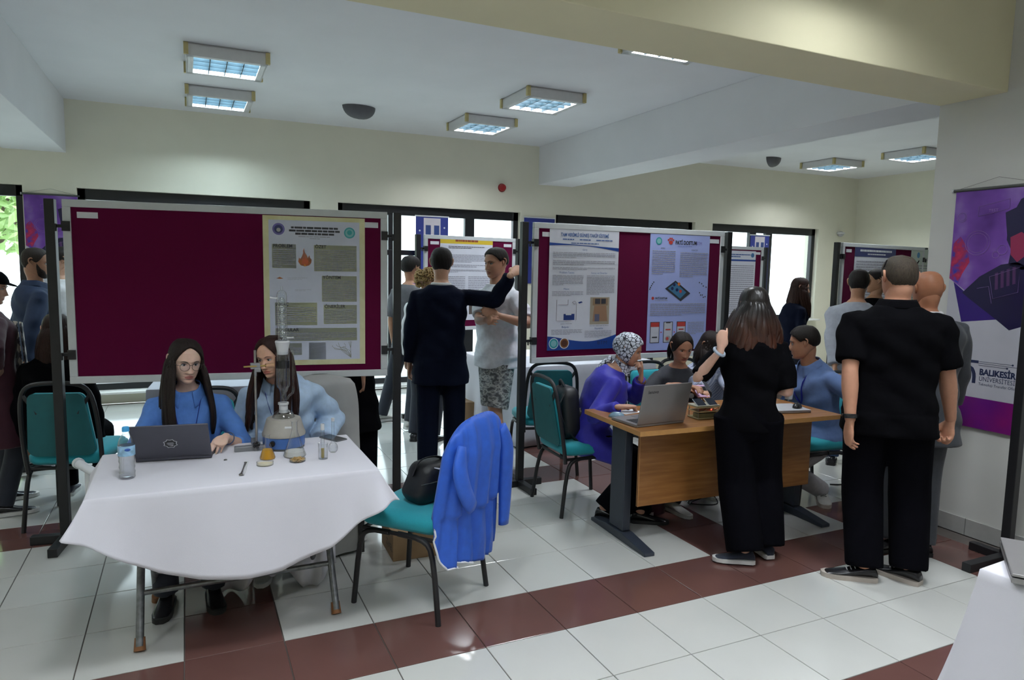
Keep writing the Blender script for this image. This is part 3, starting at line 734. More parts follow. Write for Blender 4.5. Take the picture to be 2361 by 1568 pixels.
def person(label, loc, yaw, Hh, skin='c9a080', hair='1c1410', fem=0.0, wide=1.0, sit=False, seatz=.46, hipoff=(0, 0, 0), lean=0.0, leanx=0.0, headyaw=None, headpitch=0.0, headroll=0.0, headfwd=0.0,
           RH=None, LH=None, Rpole=None, Lpole=None, Rn=None, Ln=None, Rd=None, Ld=None, Rcurl=.35, Lcurl=.35, feet=None, top=None, bottom=None, shoes=None, hairstyle=None, fine=.8, handv=.0055, cat='person', thumb=.5, shoulder=0.0, twist=0.0, ankles=None, noLegs=False, headz=0.0, head_at=None):
    """one continuous body with clothing, hair and shoes as children. Local frame: x right, y forward, z up"""
    s = Hh/1.75
    if head_at is not None:
        tgt = ond(*head_at); bend = Matrix.Rotation(-lean, 3, 'X') @ Matrix.Rotation(leanx, 3, 'Y'); up = bend @ Vector((0, 0, 1)); fwd = Matrix.Rotation(twist, 3, up) @ bend @ Vector((0, 1, 0)); tt = .715+headz
        def hloc(s, hz): return Vector((hipoff[0], hipoff[1], hz))+Vector((0, 0, 1)).lerp(up, .5).normalized()*.15*s+up*(tt-.15)*s+fwd*(.028*s+headfwd)
        if sit:
            h0 = hloc(s, seatz+.095*s+hipoff[2]); dz = tgt.z-h0.z; hipoff = (hipoff[0], hipoff[1], hipoff[2]+max(-.10, min(.10, dz)))
            if abs(dz) > .1: print('SIT dz', label[:40], round(dz, 3))
        else:
            for _ in range(8): h0 = hloc(s, .925*s); s *= 1+(tgt.z-h0.z)/h0.z
            print('H', label[:40], round(s*1.75, 3))
        off = rz(yaw).to_3x3() @ Vector((h0.x, h0.y, 0)); loc = (tgt.x-off.x, tgt.y-off.y); Hh = s*1.75; print('  at', round(loc[0], 2), round(loc[1], 2))
    Mw = T((loc[0], loc[1], loc[2] if len(loc) > 2 else 0)) @ rz(yaw); Mi = Mw.inverted()
    def wl(p): return Mi @ Vector(p)            # world -> local
    hipz = (seatz+.095*s) if sit else .925*s
    hip = Vector((hipoff[0], hipoff[1], hipz+hipoff[2]))
    bend = Matrix.Rotation(-lean, 3, 'X') @ Matrix.Rotation(leanx, 3, 'Y')
    up = bend @ Vector((0, 0, 1)); tw = Matrix.Rotation(twist, 3, up); rgt = tw @ bend @ Vector((1, 0, 0)); fwd = tw @ bend @ Vector((0, 1, 0))
    mid = hip+Vector((0, 0, .12*s))*.5+up*.10*s
    chest = mid+up*.22*s
    def tor(t):     # point on the spine; t = height above the hip in standing metres
        a = hip; 
        if t < 0: return hip+Vector((0, 0, t*s))
        k = min(1, t/.2); d = Vector((0, 0, 1)).lerp(up, .5+.5*k).normalized()
        return hip+Vector((0, 0, 1)).lerp(up, .5).normalized()*min(t, .15)*s+(up*(t-.15)*s if t > .15 else Vector())
    w = wide*s; fw = 1-.06*fem
    rings = [(-.13, .10, .085, 0), (-.08, .150+.006*fem, .105, 0), (0, .165+.010*fem, .115, 0), (.10, (.150-.016*fem), .103, .0), (.20, (.150-.016*fem), .100, .004), (.30, .163*fw, .112+.008*fem, .008), (.38, .170*fw, .115+.008*fem, .006), (.44, .172*fw, .106, .0), (.48, .160*fw, .093, -.006), (.505, .130*fw, .080, -.010), (.525, .098*fw, .070, -.010), (.545, .074, .063, -.008), (.565, .06, .058, -.004)]
    neck0 = tor(.53)+fwd*-.004; 
    hy = (headyaw-yaw) if headyaw is not None else twist
    ncent = tor(.575)+fwd*(.018*s+headfwd*.5)
    hc = tor(.715+headz)+fwd*(.028*s+headfwd)+up*0
    HR = (Matrix.Rotation(hy, 3, 'Z') @ Matrix.Rotation(-headpitch, 3, 'X') @ Matrix.Rotation(headroll, 3, 'Y'))
    hs = s*(.965 if fem else 1.0)*1.0
    sh = {k: tor(.455+shoulder*(1 if k > 0 else 0))+rgt*(k*.172*w*fw)+fwd*-.004 for k in (1, -1)}
    l1, l2 = .285*s, .250*s
    wr, el = {}, {}
    for k, HT, pole, in ((1, RH, Rpole), (-1, LH, Lpole)):
        tgt = wl(HT) if HT is not None else sh[k]+Vector((k*.06*s, .04*s, -.525*s))
        pl = Vector(pole) if pole is not None else Vector((k*.5, -1, -.2))
        el[k], wr[k] = ik(sh[k], tgt, l1, l2, pl)
    hj = {k: hip+Vector((k*.088*w, 0, -.02*s)) for k in (1, -1)}; kn, an, tod = {}, {}, {}
    for k in (1, -1):
        if ankles is not None and ankles.get(k) is not None: a_ = wl(ankles[k][0]); a_.z = ankles[k][0][2]; tod[k] = ankles[k][1]-yaw
        elif sit: a_ = Vector((hip.x+k*.11*w, hip.y+.40*s, .085*s)); tod[k] = -k*.12
        else: a_ = Vector((k*.11*w, -.02, .085*s)); tod[k] = -k*.18
        pl = Vector((k*.12, 1, .25 if sit else 0)); kn[k], an[k] = ik(hj[k], a_, .425*s, .42*s, pl)
    # ---- body
    q = MB()
    def torso(q, grow, t0, t1, gx=1.0, gy=1.0):
        R_ = [r for r in rings if t0-1e-6 <= r[0] <= t1+1e-6]; vs = []; n = 24; fs = []
        for (t, rx, ry, yo) in R_:
            c = tor(t)+fwd*yo*s
            gk_ = grow*(1-.35*max(0, min(1, (t-.47)/.07))); kx, ky = (rx*gx*w+gk_), (ry*gy*w+gk_); lt = max(0, min(1, t/.2)); X = Vector((1, 0, 0)).lerp(rgt, lt); Y = Vector((0, 1, 0)).lerp(fwd, lt)
            for j in range(n):
                a = 2*math.pi*j/n; ca, sa = math.cos(a), math.sin(a); vs.append(c+X*kx*np.sign(ca)*abs(ca)**.85+Y*ky*np.sign(sa)*abs(sa)**.85)
        for i in range(len(R_)-1):
            for j in range(n): fs.append((i*n+j, i*n+(j+1) % n, (i+1)*n+(j+1) % n, (i+1)*n+j))
        fs.append(tuple(range(n))[::-1]); fs.append(tuple((len(R_)-1)*n+j for j in range(n))); q.add(vs, fs)
    torso(q, 0, -.2, .6)
    q.tube([tor(.50), ncent, hc+HR @ Vector((0, -.028*hs, -.045*hs))], [.062*s*(1-.12*fem)*wide**.8, .053*s*(1-.12*fem)*wide**.9, .056*s*(1-.10*fem)*wide**.6], 14, k=3, cap='round')
    for k in (1, -1):
        q.tube([sh[k]-rgt*k*.03, sh[k].lerp(el[k], .25), el[k].lerp(sh[k], .25), el[k], el[k].lerp(wr[k], .3), el[k].lerp(wr[k], .75), wr[k]], [r*s*(1-.14*fem)*wide**.5 for r in (.050, .048, .041, .038, .040, .030, .026)], 12, k=2, cap='round')
        if not noLegs: q.tube([hj[k], hj[k].lerp(kn[k], .35), kn[k].lerp(hj[k], .1), kn[k].lerp(an[k], .1), kn[k].lerp(an[k], .35), an[k].lerp(kn[k], .15), an[k]], [r*s*wide**.5 for r in (.088, .080, .058, .054, .055, .038, .036)], 12, k=2, cap='round')
    bod = remesh(q, .012, 3); mb = MB(); mb._merge(bod, 0)
    for k, n_, d_, cu in ((1, Rn, Rd, Rcurl), (-1, Ln, Ld, Lcurl)):
        if cu is None: continue
        dd = (wr[k]-el[k]).normalized()
        if d_ is not None: dd = (Mi.to_3x3() @ Vector(d_)).normalized()
        nn = (Mi.to_3x3() @ Vector(n_)) if n_ is not None else Vector((k, .15, 0))
        mb._merge(hand_mb(wr[k]+dd*.012, dd, nn, k, s*(.98-.08*fem), cu, .3, handv, thumb), 0)
    hm = MB(); head_mesh(hm, fem, fine); Hx = T(hc) @ (HR.to_4x4()) @ Matrix.Scale(hs, 4); hm.xform(Hx); mb._merge(hm, None)
    body = mb.build('person', skin_mats(skin, hair), None, sharp=180); body.matrix_world = Mw; tag(body, label, cat)
    ctx = dict(s=s, w=w, tor=tor, rgt=rgt, fwd=fwd, up=up, sh=sh, el=el, wr=wr, hip=hip, hj=hj, kn=kn, an=an, hc=hc, HR=HR, Hx=Hx, hs=hs, torso=torso, body=body, tod=tod, Mw=Mw, fem=fem, sit=sit, ncent=ncent, wide=wide, yaw=yaw, wl=wl)
    if bottom: bottom(ctx)
    if top: top(ctx)
    if shoes: shoes(ctx)
    if hairstyle: hairstyle(ctx)
    return ctx
def child(mb, name, m, ctx, **kw): return mb.build(name, m, ctx['body'], **kw)
# ---- clothing makers
def top_of(m, sleeve=1.0, name='shirt', grow=.016, hem=-.10, slgrow=.014, collar=None, flare=0.0, gx=1.0, neck=.545, cuff=None, open_=None, wr_scale=1.0, noise=.006):
    """sleeve: 0..2 (1 = elbow, 2 = wrist)"""
    def f(c):
        s = c['s']; q = MB(); c['torso'](q, grow*s, max(hem, -.13), neck, gx)
        if hem < -.10:       # skirt of a jacket or tunic below the hips
            d = -hem
            if c['sit']:
                for k in (1, -1): q.tube([c['hj'][k]+Vector((0, -.03, .01)), c['hj'][k].lerp(c['kn'][k], min(.95, d*2))], [.112*s, .098*s], 16, ell=.95)
                q.ell(c['hip']+Vector((0, .03, -.005)), (.20*c['w'], .17*s, .125*s), 18)
            else:
                p0, p1 = c['tor'](-.02), c['tor'](hem); n = 24; vs = []; fs = []
                for i, t in enumerate((0, .5, 1)):
                    cc = p0.lerp(p1, t); kx, ky = (.172+flare*t)*c['w']+grow*s, (.122+flare*t)*c['w']+grow*s
                    for j in range(n):
                        a = 2*math.pi*j/n; ca, sa = math.cos(a), math.sin(a); vs.append(cc+c['rgt']*kx*np.sign(ca)*abs(ca)**.85+c['fwd']*ky*np.sign(sa)*abs(sa)**.85)
                for i in range(2):
                    for j in range(n): fs.append((i*n+j, i*n+(j+1) % n, (i+1)*n+(j+1) % n, (i+1)*n+j))
                fs += [tuple(range(n))[::-1], tuple(2*n+j for j in range(n))]; q.add(vs, fs)
        for k in (1, -1):
            S, E, Wr = c['sh'][k], c['el'][k], c['wr'][k]; pts = [S-c['rgt']*k*.06, S, S.lerp(E, .3)]; rr = [.050, .057, .056]
            g = slgrow/.014
            if sleeve <= 1: pts += [S.lerp(E, .5*sleeve+.1), S.lerp(E, sleeve)]; rr += [.055, .054]
            else:
                u = sleeve-1; pts += [S.lerp(E, .75), E, E.lerp(Wr, .35*u), E.lerp(Wr, u)]; rr += [.055, .055, .050, .040*wr_scale]
            q.tube(pts, [(r+(g-1)*.012*(0, .25, .7, 1, 1, 1, 1)[i_])*s*(1-.10*c['fem'])*c['wide']**.4 for i_, r in enumerate(rr)], 14, k=2)
        rm = remesh(q, CLOTHV, 2)
        if noise:
            V_ = np.array(rm.v); p = V_*14
            dz = noise*(np.sin(p[:, 0]*1.3+np.sin(p[:, 2]*1.7)*1.5)*np.sin(p[:, 2]*1.1+p[:, 1]*.9)+.6*np.sin(p[:, 2]*2.9+p[:, 0]*2.1))
            c0 = np.array(c['tor'](.25)); dv = V_-c0; dv[:, 2] *= .2; dv /= np.maximum(np.linalg.norm(dv, axis=1)[:, None], 1e-6); rm.v = [tuple(x) for x in (V_+dv*dz[:, None])]
        o = child(rm, name, m, c, sharp=180)
        c['top'] = o
        if collar is not None:
            a, b, h_ = c['tor'](.546)+c['fwd']*.008, c['tor'](.50)+c['fwd']*.045, .03
            q = MB(); n = 28; r1 = .074*s*(1-.08*c['fem'])*c['wide']**.8
            def col(u, v):
                an_ = math.radians(25)+u*math.radians(310)+math.pi/2; 
                x, y = math.cos(an_)*(r1+.026*v), math.sin(an_)*(r1+.026*v); fr = max(0, math.sin(an_))
                return a+c['rgt']*x+c['fwd']*(y+.012*fr)+c['up']*(.034*(1-v)-.012*v-.030*fr-.034*fr*v)
            q.grid(col, n, 5); child(q, 'collar', collar, c, sharp=180, solid=.004)
        return o
    return f
def bottom_of(m, name='trousers', thigh=.098, knee=.072, hem=.062, length=1.0, grow=.012, pelvis=True, gxs=1.0, tt=.10):
    def f(c):
        s = c['s']; q = MB(); c['torso'](q, grow*s, -.13, tt)
        if c['sit']: q.ell(c['hip']+Vector((0, .02, -.01)), (.185*c['w'], .15*s, .115*s), 18)
        for k in (1, -1):
            h, kn, an = c['hj'][k], c['kn'][k], c['an'][k]
            pts = [h+Vector((0, 0, .03)), h.lerp(kn, .35), kn.lerp(h, .12), kn.lerp(an, .12)]; rr = [thigh, thigh*.93, (knee+thigh)/2*.93, knee]
            if length >= 1: pts += [kn.lerp(an, .5), an+Vector((0, 0, -.012*s))]; rr += [(knee+hem)/2, hem]
            else: pts = [h+Vector((0, 0, .03)), h.lerp(kn, .45), h.lerp(kn, length*1.25)]; rr = [thigh, thigh, knee]
            q.tube(pts, [r*s*c['wide']**.4 for r in rr], 16, k=2)
        return child(remesh(q, CLOTHV, 2), name, m, c, sharp=180)
    return f
def shoes_of(m, sole, name='shoe', heel=0.0, L=.27, lace=None):
    def f(c):
        s = c['s']*(1-.06*c['fem']); 
        for k in (1, -1):
            A = c['an'][k].copy(); a = c['tod'][k]; D = Matrix.Rotation(a, 3, 'Z'); z0 = A.z-.085*c['s']
            def P(x, y, z): 
                v = D @ Vector((x*s, y*s, 0)); return Vector((A.x+v.x, A.y+v.y, z0+z*s))
            st = [(-.065, .026, .030, .055), (-.05, .036, .040, .085), (-.01, .038, .042, .088), (.04, .039, .036, .070), (.09, .044, .030, .050), (.14, .045, .024, .038), (.18, .036, .02, .030), (.205, .016, .016, .022)]
            vs = []; fs = []; n = 16
            for (y, w, zc, zt) in st:
                for j in range(n):
                    t = 2*math.pi*j/n; x = w*math.cos(t); zz = .018+(zt-.018)*(.5+.5*math.sin(t))**.8; vs.append(P(x*k/abs(k), y, zz))
            for i in range(len(st)-1):
                for j in range(n): fs.append((i*n+j, i*n+(j+1) % n, (i+1)*n+(j+1) % n, (i+1)*n+j))
            fs += [tuple(range(n))[::-1], tuple((len(st)-1)*n+j for j in range(n))]
            q = MB(); q.add(vs, fs); sh = child(q, name, m, c, sharp=70)
            q = MB(); out = [(x, y) for y, x, _, _ in st]+[(-x, y) for y, x, _, _ in st[::-1]]; nn = len(out); vv = [P(x*1.10, y*1.03, 0) for x, y in out]+[P(x*1.08, y*1.03, .026) for x, y in out]
            q.add(vv, [tuple(range(nn)), tuple(range(nn, 2*nn))[::-1]]+[(i, nn+i, nn+(i+1) % nn, (i+1) % nn) for i in range(nn)]); q.build('sole', sole, sh, sharp=50)
            if lace:
                for yy in (.045, .065, .085): q = MB(); q.tube([P(-.02, yy, .064-.3*(yy-.045)), P(0, yy+.004, .074-.3*(yy-.045)), P(.02, yy, .064-.3*(yy-.045))], .003, 6); q.build('lace', lace, sh)
    return f
# ---- hair
def cap_grid(q, hl, thick, fem=0.0, n=56, rows=14, part=None, wav=.0):
    """hair cap from the crown to the hairline hl(phi)"""
    def fn(u, v):
        ph = u*2*math.pi-math.pi; zt = .1115; zh = hl(ph); z = zt+(zh-zt)*(v if v <= 1 else 1)
        e = min(1, v); th = thick*(1-.72*max(0, (e-.8)/.2)**2) if v <= 1 else -.006
        if part is not None and abs(ph) < .9: th -= .007*gs(math.sin(ph)*.07, .006)*(1-e)*1.2
        th += wav*math.sin(ph*22+v*7)*e
        p = head_pt(ph, max(zh, z), th, fem)
        if v < .02: p = Vector((0, -.02, .112+thick))
        return p
    q.grid(lambda u, v: fn(u, v*1.08 if v < .999 else 1.09), n, rows, closeu=True)
def short_hair(col, thick=.012, front=.070, side=.012, back=-.055, wav=.0015, tipcol=None, m=None):
    def hl(ph):
        a = abs(ph)
        pts = [(0, front), (.55, front-.004), (.85, front-.018), (1.05, side+.012), (1.35, side-.022), (1.62, side-.010), (1.9, side-.04), (2.3, back), (math.pi, back-.006)]
        return float(np.interp(a, [p[0] for p in pts], [p[1] for p in pts]))
    def f(c):
        q = MB(); cap_grid(q, hl, thick, c['fem'], wav=wav, n=72, rows=16); q.xform(c['Hx']); return child(q, 'hair', m or hair_mat(col), c, sharp=180)
    return f
def long_hair(col, length=.42, front=True, back=True, tipcol=None, vol=1.0, part=True, wave=.006, sideonly=False, seed=1, lift=.0, spread=1.0, m=None, frontlen=None, pony=None, hl0=.072):
    def hl(ph):
        a = abs(ph); pts = [(0, hl0+.018), (.25, hl0+.012), (.5, hl0-.002), (.75, hl0-.024), (.95, hl0-.055), (1.15, -.02), (1.5, -.045), (1.9, -.06), (math.pi, -.065)]
        return float(np.interp(a, [p[0] for p in pts], [p[1] for p in pts]))
    def f(c):
        R0 = random.Random(seed); q = MB(); cap_grid(q, hl, .013*vol, c['fem'], part=True if part else None, n=72, rows=16, wav=.0012)
        s = c['s']
        if pony is None:
            gk = c['HR'].inverted() @ Vector((0, 0, -1))    # gravity in head space
            rows = [(0, 1.0), (1, .8)] 
            for layer in range(3):
                n = 34
                for i in range(n):
                    ph = math.pi*(2*(i+.5*(layer % 2))/n-1); a = abs(ph)
                    if a < .95: continue
                    if not front and a < 1.3: continue
                    z0 = (.045 if a < 1.5 else .085)-.035*layer+R0.uniform(-.01, .01); L = length*R0.uniform(.88, 1.04)
                    if a < 1.75 and frontlen: L = frontlen*R0.uniform(.9, 1.03)
                    p0 = head_pt(ph, z0, (.008 if a < 1.5 else .003)*vol+.002*layer, c['fem']); p1 = head_pt(ph, -.03, .014*vol+.004*layer, c['fem'])
                    if a > 1.7: p1.y = min(p1.y, -.070*math.cos(math.pi-a)-.0)
                    pts = [p0, p1]; k = 6; sg = 1 if ph > 0 else -1
                    for j in range(1, k+1):
                        t = j/k; d = L*t; out = Vector((math.sin(ph), 0, 0))
                        x = p1.x+sg*(.030*spread*math.sin(min(1, t*1.6)*math.pi/2)*abs(math.sin(ph)))+wave*math.sin(t*9+i)*t
                        y = p1.y
                        if a < 1.75: y += (.030+.03*(1.75-a))*min(1, t*1.4)+lift*t            # front locks fall on the chest
                        else: y += -.022*min(1, t*2)*math.cos(math.pi-a)-.012*t
                        base = Vector((x, y+wave*math.cos(t*8+i*1.3)*t, -.03)); pts.append(base+gk*d*1.0)
                    rr = [.010*vol, .019*vol]+[.021*vol*(1-.25*(j/k)**2) for j in range(1, k)]+[.006]
                    q.tube(pts, rr, 6, k=2, ell=.62, up=(math.sin(ph), math.cos(ph), 0))
        else:
            p = head_pt(math.pi, .03, .01); q.ell(p+Vector((0, -.012, 0)), (.028, .024, .026), 12)
            for i in range(14):
                a = i*.9; o_ = Vector((math.cos(a)*.012, math.sin(a)*.01, 0)); q.tube([p+o_, p+o_+Vector((.0, -.05, -.03)), p+o_*2.2+Vector((.0, -.06, -.14)), p+o_*1.6+Vector((0, -.05, -pony))], [.010, .014, .013, .004], 6, k=3)
        q.xform(c['Hx']); return child(q, 'hair', m or hair_mat(col, tipcol), c, sharp=180)
    return f
def curly_hair(col, vol=.035):
    def f(c):
        q = MB(); R0 = random.Random(3)
        for _ in range(150):
            ph = R0.uniform(-math.pi, math.pi); z = R0.uniform(-.05 if abs(ph) > 1 else .06, .108); p = head_pt(ph, z, R0.uniform(.004, vol)); r = R0.uniform(.014, .024); a0 = R0.uniform(0, 6)
            q.tube([p+Vector((math.cos(a0+t)*r, math.sin(a0+t)*r*.7, math.sin(t*.9+a0)*r)) for t in np.linspace(0, 5.5, 9)], .007, 6)
        q.xform(c['Hx']); return child(q, 'hair', hair_mat(col), c, sharp=180)
    return f
# ---- accessories on the head
def glasses(c, m, lens=None, dy=0.0, dz=0.0, r=.0235, thick=.0016, tilt=0.0, name='glasses', oval=.92):
    X = c['Hx'] @ T((0, dy, dz)) @ Matrix.Rotation(tilt, 4, 'X'); q = MB(); y0 = .0985
    for s in (-1, 1): q.tube([(s*.031+r*math.cos(a), y0-.0035*abs(math.cos(a)) if s*math.cos(a) > 0 else y0, -.003+r*oval*math.sin(a)) for a in np.linspace(0, 2*math.pi, 29)[:-1]], thick, 6, closed=True)
    q.tube([(-.0085, y0, .004), (0, y0+.004, .007), (.0085, y0, .004)], thick, 6, k=3)
    for s in (-1, 1): q.tube([(s*.0545, y0-.004, .004), (s*.070, y0-.012, .005), (s*.079, .03, .006), (s*.0815, -.012, .008)], thick, 6, k=2)
    q.xform(X); g = child(q, name, m, c)
    if lens:
        for s in (-1, 1):
            q = MB(); q.add([(s*.031+r*math.cos(a), y0-.001, -.003+r*oval*math.sin(a)) for a in np.linspace(0, 2*math.pi, 29)[:-1]], [tuple(range(28))]); q.xform(X); q.build('lens', lens, g, False)
    return g
def lanyard(c, m, L=.30, badge=None, front=True):
    q = MB(); a = c['tor'](.53); s = c['s']
    def F(x, t, yo): return c['tor'](t)+c['rgt']*x+c['fwd']*yo
    for k in (1, -1): q.tube([F(k*.03, .55, -.060), F(k*.070, .545, .0), F(k*.052, .45, .128*c['w']), F(k*.03, .33, .142*c['w']), F(k*.004, .52-L, .128*c['w'])], .0085, 6, k=3, ell=.2, up=tuple(c['fwd']))
    o = child(q, 'lanyard', m, c)
    if badge:
        p = F(0, .52-L-.05, .150*c['w']); q = MB(); R_ = Matrix((c['rgt'], c['fwd'], c['up'])).transposed(); q.box(p, (.07, .004, .10), 0, R_); q.build('badge', badge, o, False)
    return o
# ================================================================== PEOPLE: the ones in the photo
D2 = math.radians
def fab(n, c, rough=.8, **k): return mat(n, c, rough, var=k.pop('var', .08), vscale=k.pop('vscale', 30), bump=k.pop('bump', .35), bscale=k.pop('bscale', 45), sheen=k.pop('sheen', .1), bdist=.004, **k)
m_blackcl = fab('black_cotton', (.0025, .0025, .0035), .95, sheen=0, spec=.06); m_blacktr = fab('black_trouser_cloth', (.0022, .0022, .0038), .95, sheen=0, spec=.06)
m_navy = fab('navy_suit_wool', (.0032, .0058, .017), .9, sheen=0, spec=.12); m_shirt1 = fab('cornflower_blue_cotton', (.075, .20, .55)); m_pale = fab('pale_blue_jacket', (.42, .56, .74), .6)
m_jean = fab('blue_denim', (.028, .065, .16), vscale=60); m_jean2 = fab('dark_jeans', (.012, .016, .028)); m_denimsh = fab('dark_blue_denim_shirt', (.0045, .018, .055), sheen=0)
m_tee = fab('white_tee', (.80, .82, .88)); m_tunic = fab('royal_blue_tunic', (.022, .018, .36), .65); m_chartee = fab('charcoal_tee', (.016, .018, .026)); m_polo = fab('light_blue_polo', (.12, .20, .42))
m_grey = fab('light_grey_blazer', (.30, .32, .36)); m_dgrey = fab('dark_grey_suit', (.045, .050, .060)); m_beige = fab('pale_grey_jeans', (.38, .37, .38))
m_white = fab('white_shirt', (.70, .70, .70)); m_maroonc = fab('maroon_coat', (.045, .006, .016)); m_greyt = fab('grey_tee', (.10, .10, .11))
m_camo = ramp_mat('grey_camouflage', 'ShaderNodeTexNoise', [(0, '55585a'), (.42, '84878a'), (.5, 'b3b4b2'), (.58, '6d6f70'), (.66, 'a2a3a1')], rough=.85, scale=17, detail=2, stretch=(1, 1, 1.7))
m_stripe = ramp_mat('blue_white_stripes', 'ShaderNodeTexWave', [(0, '9aa3bd'), (.4, '5a668f'), (.6, 'b9bfcf')], rough=.8, scale=22, const=False, tex_kw={'Distortion': 1.5, 'bands_direction': 'DIAGONAL'})
def plaid():
    m = bpy.data.materials.new('plaid_flannel'); m.use_nodes = True; N, L = m.node_tree.nodes, m.node_tree.links; b = N['Principled BSDF']; b.inputs['Roughness'].default_value = .9
    tc = N.new('ShaderNodeTexCoord'); outs = []
    for d, sc_ in (('Z', 3.4), ('X', 4.0)):
        w = N.new('ShaderNodeTexWave'); w.bands_direction = d; w.inputs['Scale'].default_value = sc_; w.inputs['Distortion'].default_value = .2; L.new(tc.outputs['Object'], w.inputs[0]); outs.append(w)
    ad = N.new('ShaderNodeMath'); ad.operation = 'ADD'; L.new(outs[0].outputs['Fac'], ad.inputs[0]); L.new(outs[1].outputs['Fac'], ad.inputs[1])
    r = N.new('ShaderNodeValToRGB'); r.color_ramp.interpolation = 'CONSTANT'; r.color_ramp.elements[0].color = (*srgb('1b1c24'), 1); r.color_ramp.elements[1].position = .28; r.color_ramp.elements[1].color = (*srgb('4d4f55'), 1); e = r.color_ramp.elements.new(.62); e.color = (*srgb('b9b3a8'), 1)
    dv = N.new('ShaderNodeMath'); dv.operation = 'MULTIPLY'; dv.inputs[1].default_value = .5; L.new(ad.outputs[0], dv.inputs[0]); L.new(dv.outputs[0], r.inputs[0]); L.new(r.outputs[0], b.inputs[0]); return m
m_plaid = plaid()
m_lan = mat('blue_lanyard', (.02, .03, .32), .6); m_badge = mat('white_badge', (.6, .65, .75), .3)
m_shoeb = mat('black_leather', (.012, .012, .014), .25, var=.1); m_shoen = fab('navy_knit_shoe', (.012, .018, .035)); m_solew = mat('white_sole', (.6, .6, .58), .6); m_soleb = mat('black_sole', (.012, .012, .012), .6); m_shoew = fab('white_sneaker', (.48, .47, .44)); m_solet = mat('tan_sole', (.42, .37, .32), .6)
m_gold = mat('thin_metal_rim', (.08, .07, .055), .3, .9); m_clear = mat('clear_acetate', (.62, .64, .66), .15); m_lens = pane_mat('spectacle_lens', (.93, .94, .98), .05); m_dlens = mat('dark_lens', (.03, .03, .035), .08); m_blackf = mat('black_acetate', (.012, .012, .014), .2)
# --- girl with glasses at the laptop
wr_l = onz(520, 1008, .80); wr_r = onz(330, 1010, .84)
P = person('girl in a bright blue shirt and round glasses typing at the grey laptop', (0, 0), D2(178), 1.64, skin='d9b6a2', hair='1a110e', fem=1.0, sit=True, seatz=.45, lean=.16, head_at=(428, 832, 3.52), headyaw=D2(196), headpitch=.20, headroll=-.05,
    LH=wr_l, RH=wr_r, Lpole=(-.6, -.2, -1), Rpole=(.45, -.3, -1), Ld=(-.35, -.9, -.05), Ln=(.35, -.2, 1), Lcurl=[.45, .5, .55, .6], Rcurl=.5, Rn=(0, 0, 1), fine=1.5, handv=.004,
    top=top_of(m_shirt1, 1.42, hem=-.12, slgrow=.022, collar=m_shirt1, noise=.007), bottom=bottom_of(m_jean2), shoes=shoes_of(m_shoeb, m_soleb), hairstyle=long_hair('1c120f', length=.40, frontlen=.36, front=True, seed=4, vol=1.05, wave=.003, lift=.02))
glasses(P, m_gold, m_lens, r=.0255, thick=.0013, oval=.95); lanyard(P, m_lan, .30)
q = MB(); w_ = P['wr'][-1]; d_ = (P['wr'][-1]-P['el'][-1]).normalized(); e1 = d_.orthogonal().normalized(); e2 = d_.cross(e1)
q.tube([w_-d_*.03+(e1*math.cos(a)+e2*math.sin(a))*.031 for a in np.linspace(0, 6.283, 21)[:-1]], .003, 6, closed=True); child(q, 'bracelet', mat('dark_cord', (.05, .08, .16), .5), P)
# --- girl in pale blue leaning to look
P = person('girl in a pale blue jacket with clear glasses on her hair, behind the glass apparatus', (0, 0), D2(172), 1.66, skin='d6a98f', hair='2a1712', fem=1.0, sit=True, seatz=.45, lean=.30, leanx=.10, head_at=(628, 822, 3.78), headyaw=D2(138), headpitch=.20, headroll=.14, headfwd=.03,
    LH=ond(742, 1020, 3.95), RH=ond(612, 1030, 3.80), Lpole=(-.5, -.5, -.6), Rpole=(.5, -.5, -.6), Rcurl=.4, Lcurl=.4, Rn=(0, 0, 1), Ln=(0, 0, 1), fine=1.5,
    top=top_of(m_pale, 1.92, name='jacket', hem=-.12, grow=.034, slgrow=.05, collar=m_pale, wr_scale=1.3, noise=.011), bottom=bottom_of(m_jean), shoes=shoes_of(m_shoew, m_solew), hairstyle=long_hair('2c1813', length=.40, frontlen=.38, seed=9, vol=1.1, wave=.011, lift=.02))
glasses(P, m_clear, m_dlens, dy=-.035, dz=.085, tilt=-.5, r=.025, thick=.0036, name='sunglasses'); lanyard(P, m_lan, .32)
# --- man in the navy suit holding the post
P = person('man in a dark navy suit seen from behind, holding the black post', (0, 0), D2(-22), 1.80, skin='c49a80', hair='120e0c', wide=1.06, head_at=(1018, 606, 5.55), headyaw=D2(-20), RH=ond(1178, 634, 5.27), Rpole=(.6, -.3, -1), Rd=(.45, .25, .25), Rn=(-.1, -1, .3), Rcurl=[.9, .95, 1, 1], LH=None, fine=.9,
    top=top_of(m_navy, 1.95, name='suit_jacket', hem=-.22, grow=.026, slgrow=.024, flare=.02, noise=.005), bottom=bottom_of(m_navy, thigh=.105, knee=.085, hem=.075), shoes=shoes_of(m_shoeb, m_soleb), hairstyle=short_hair('15100e', .011, back=-.06), ankles={1: (onz(1045, 1092)+Vector((0, 0, .08)), D2(-30)), -1: (onz(985, 1098)+Vector((0, 0, .08)), D2(-5))})
q = MB(); q.tube([P['tor'](.545)+P['rgt']*.072*math.cos(a)+P['fwd']*(.066*math.sin(a)-.004) for a in np.linspace(0, 6.283, 25)[:-1]], .013, 8, closed=True, ell=1.5); child(q, 'shirt_collar', m_white, P)
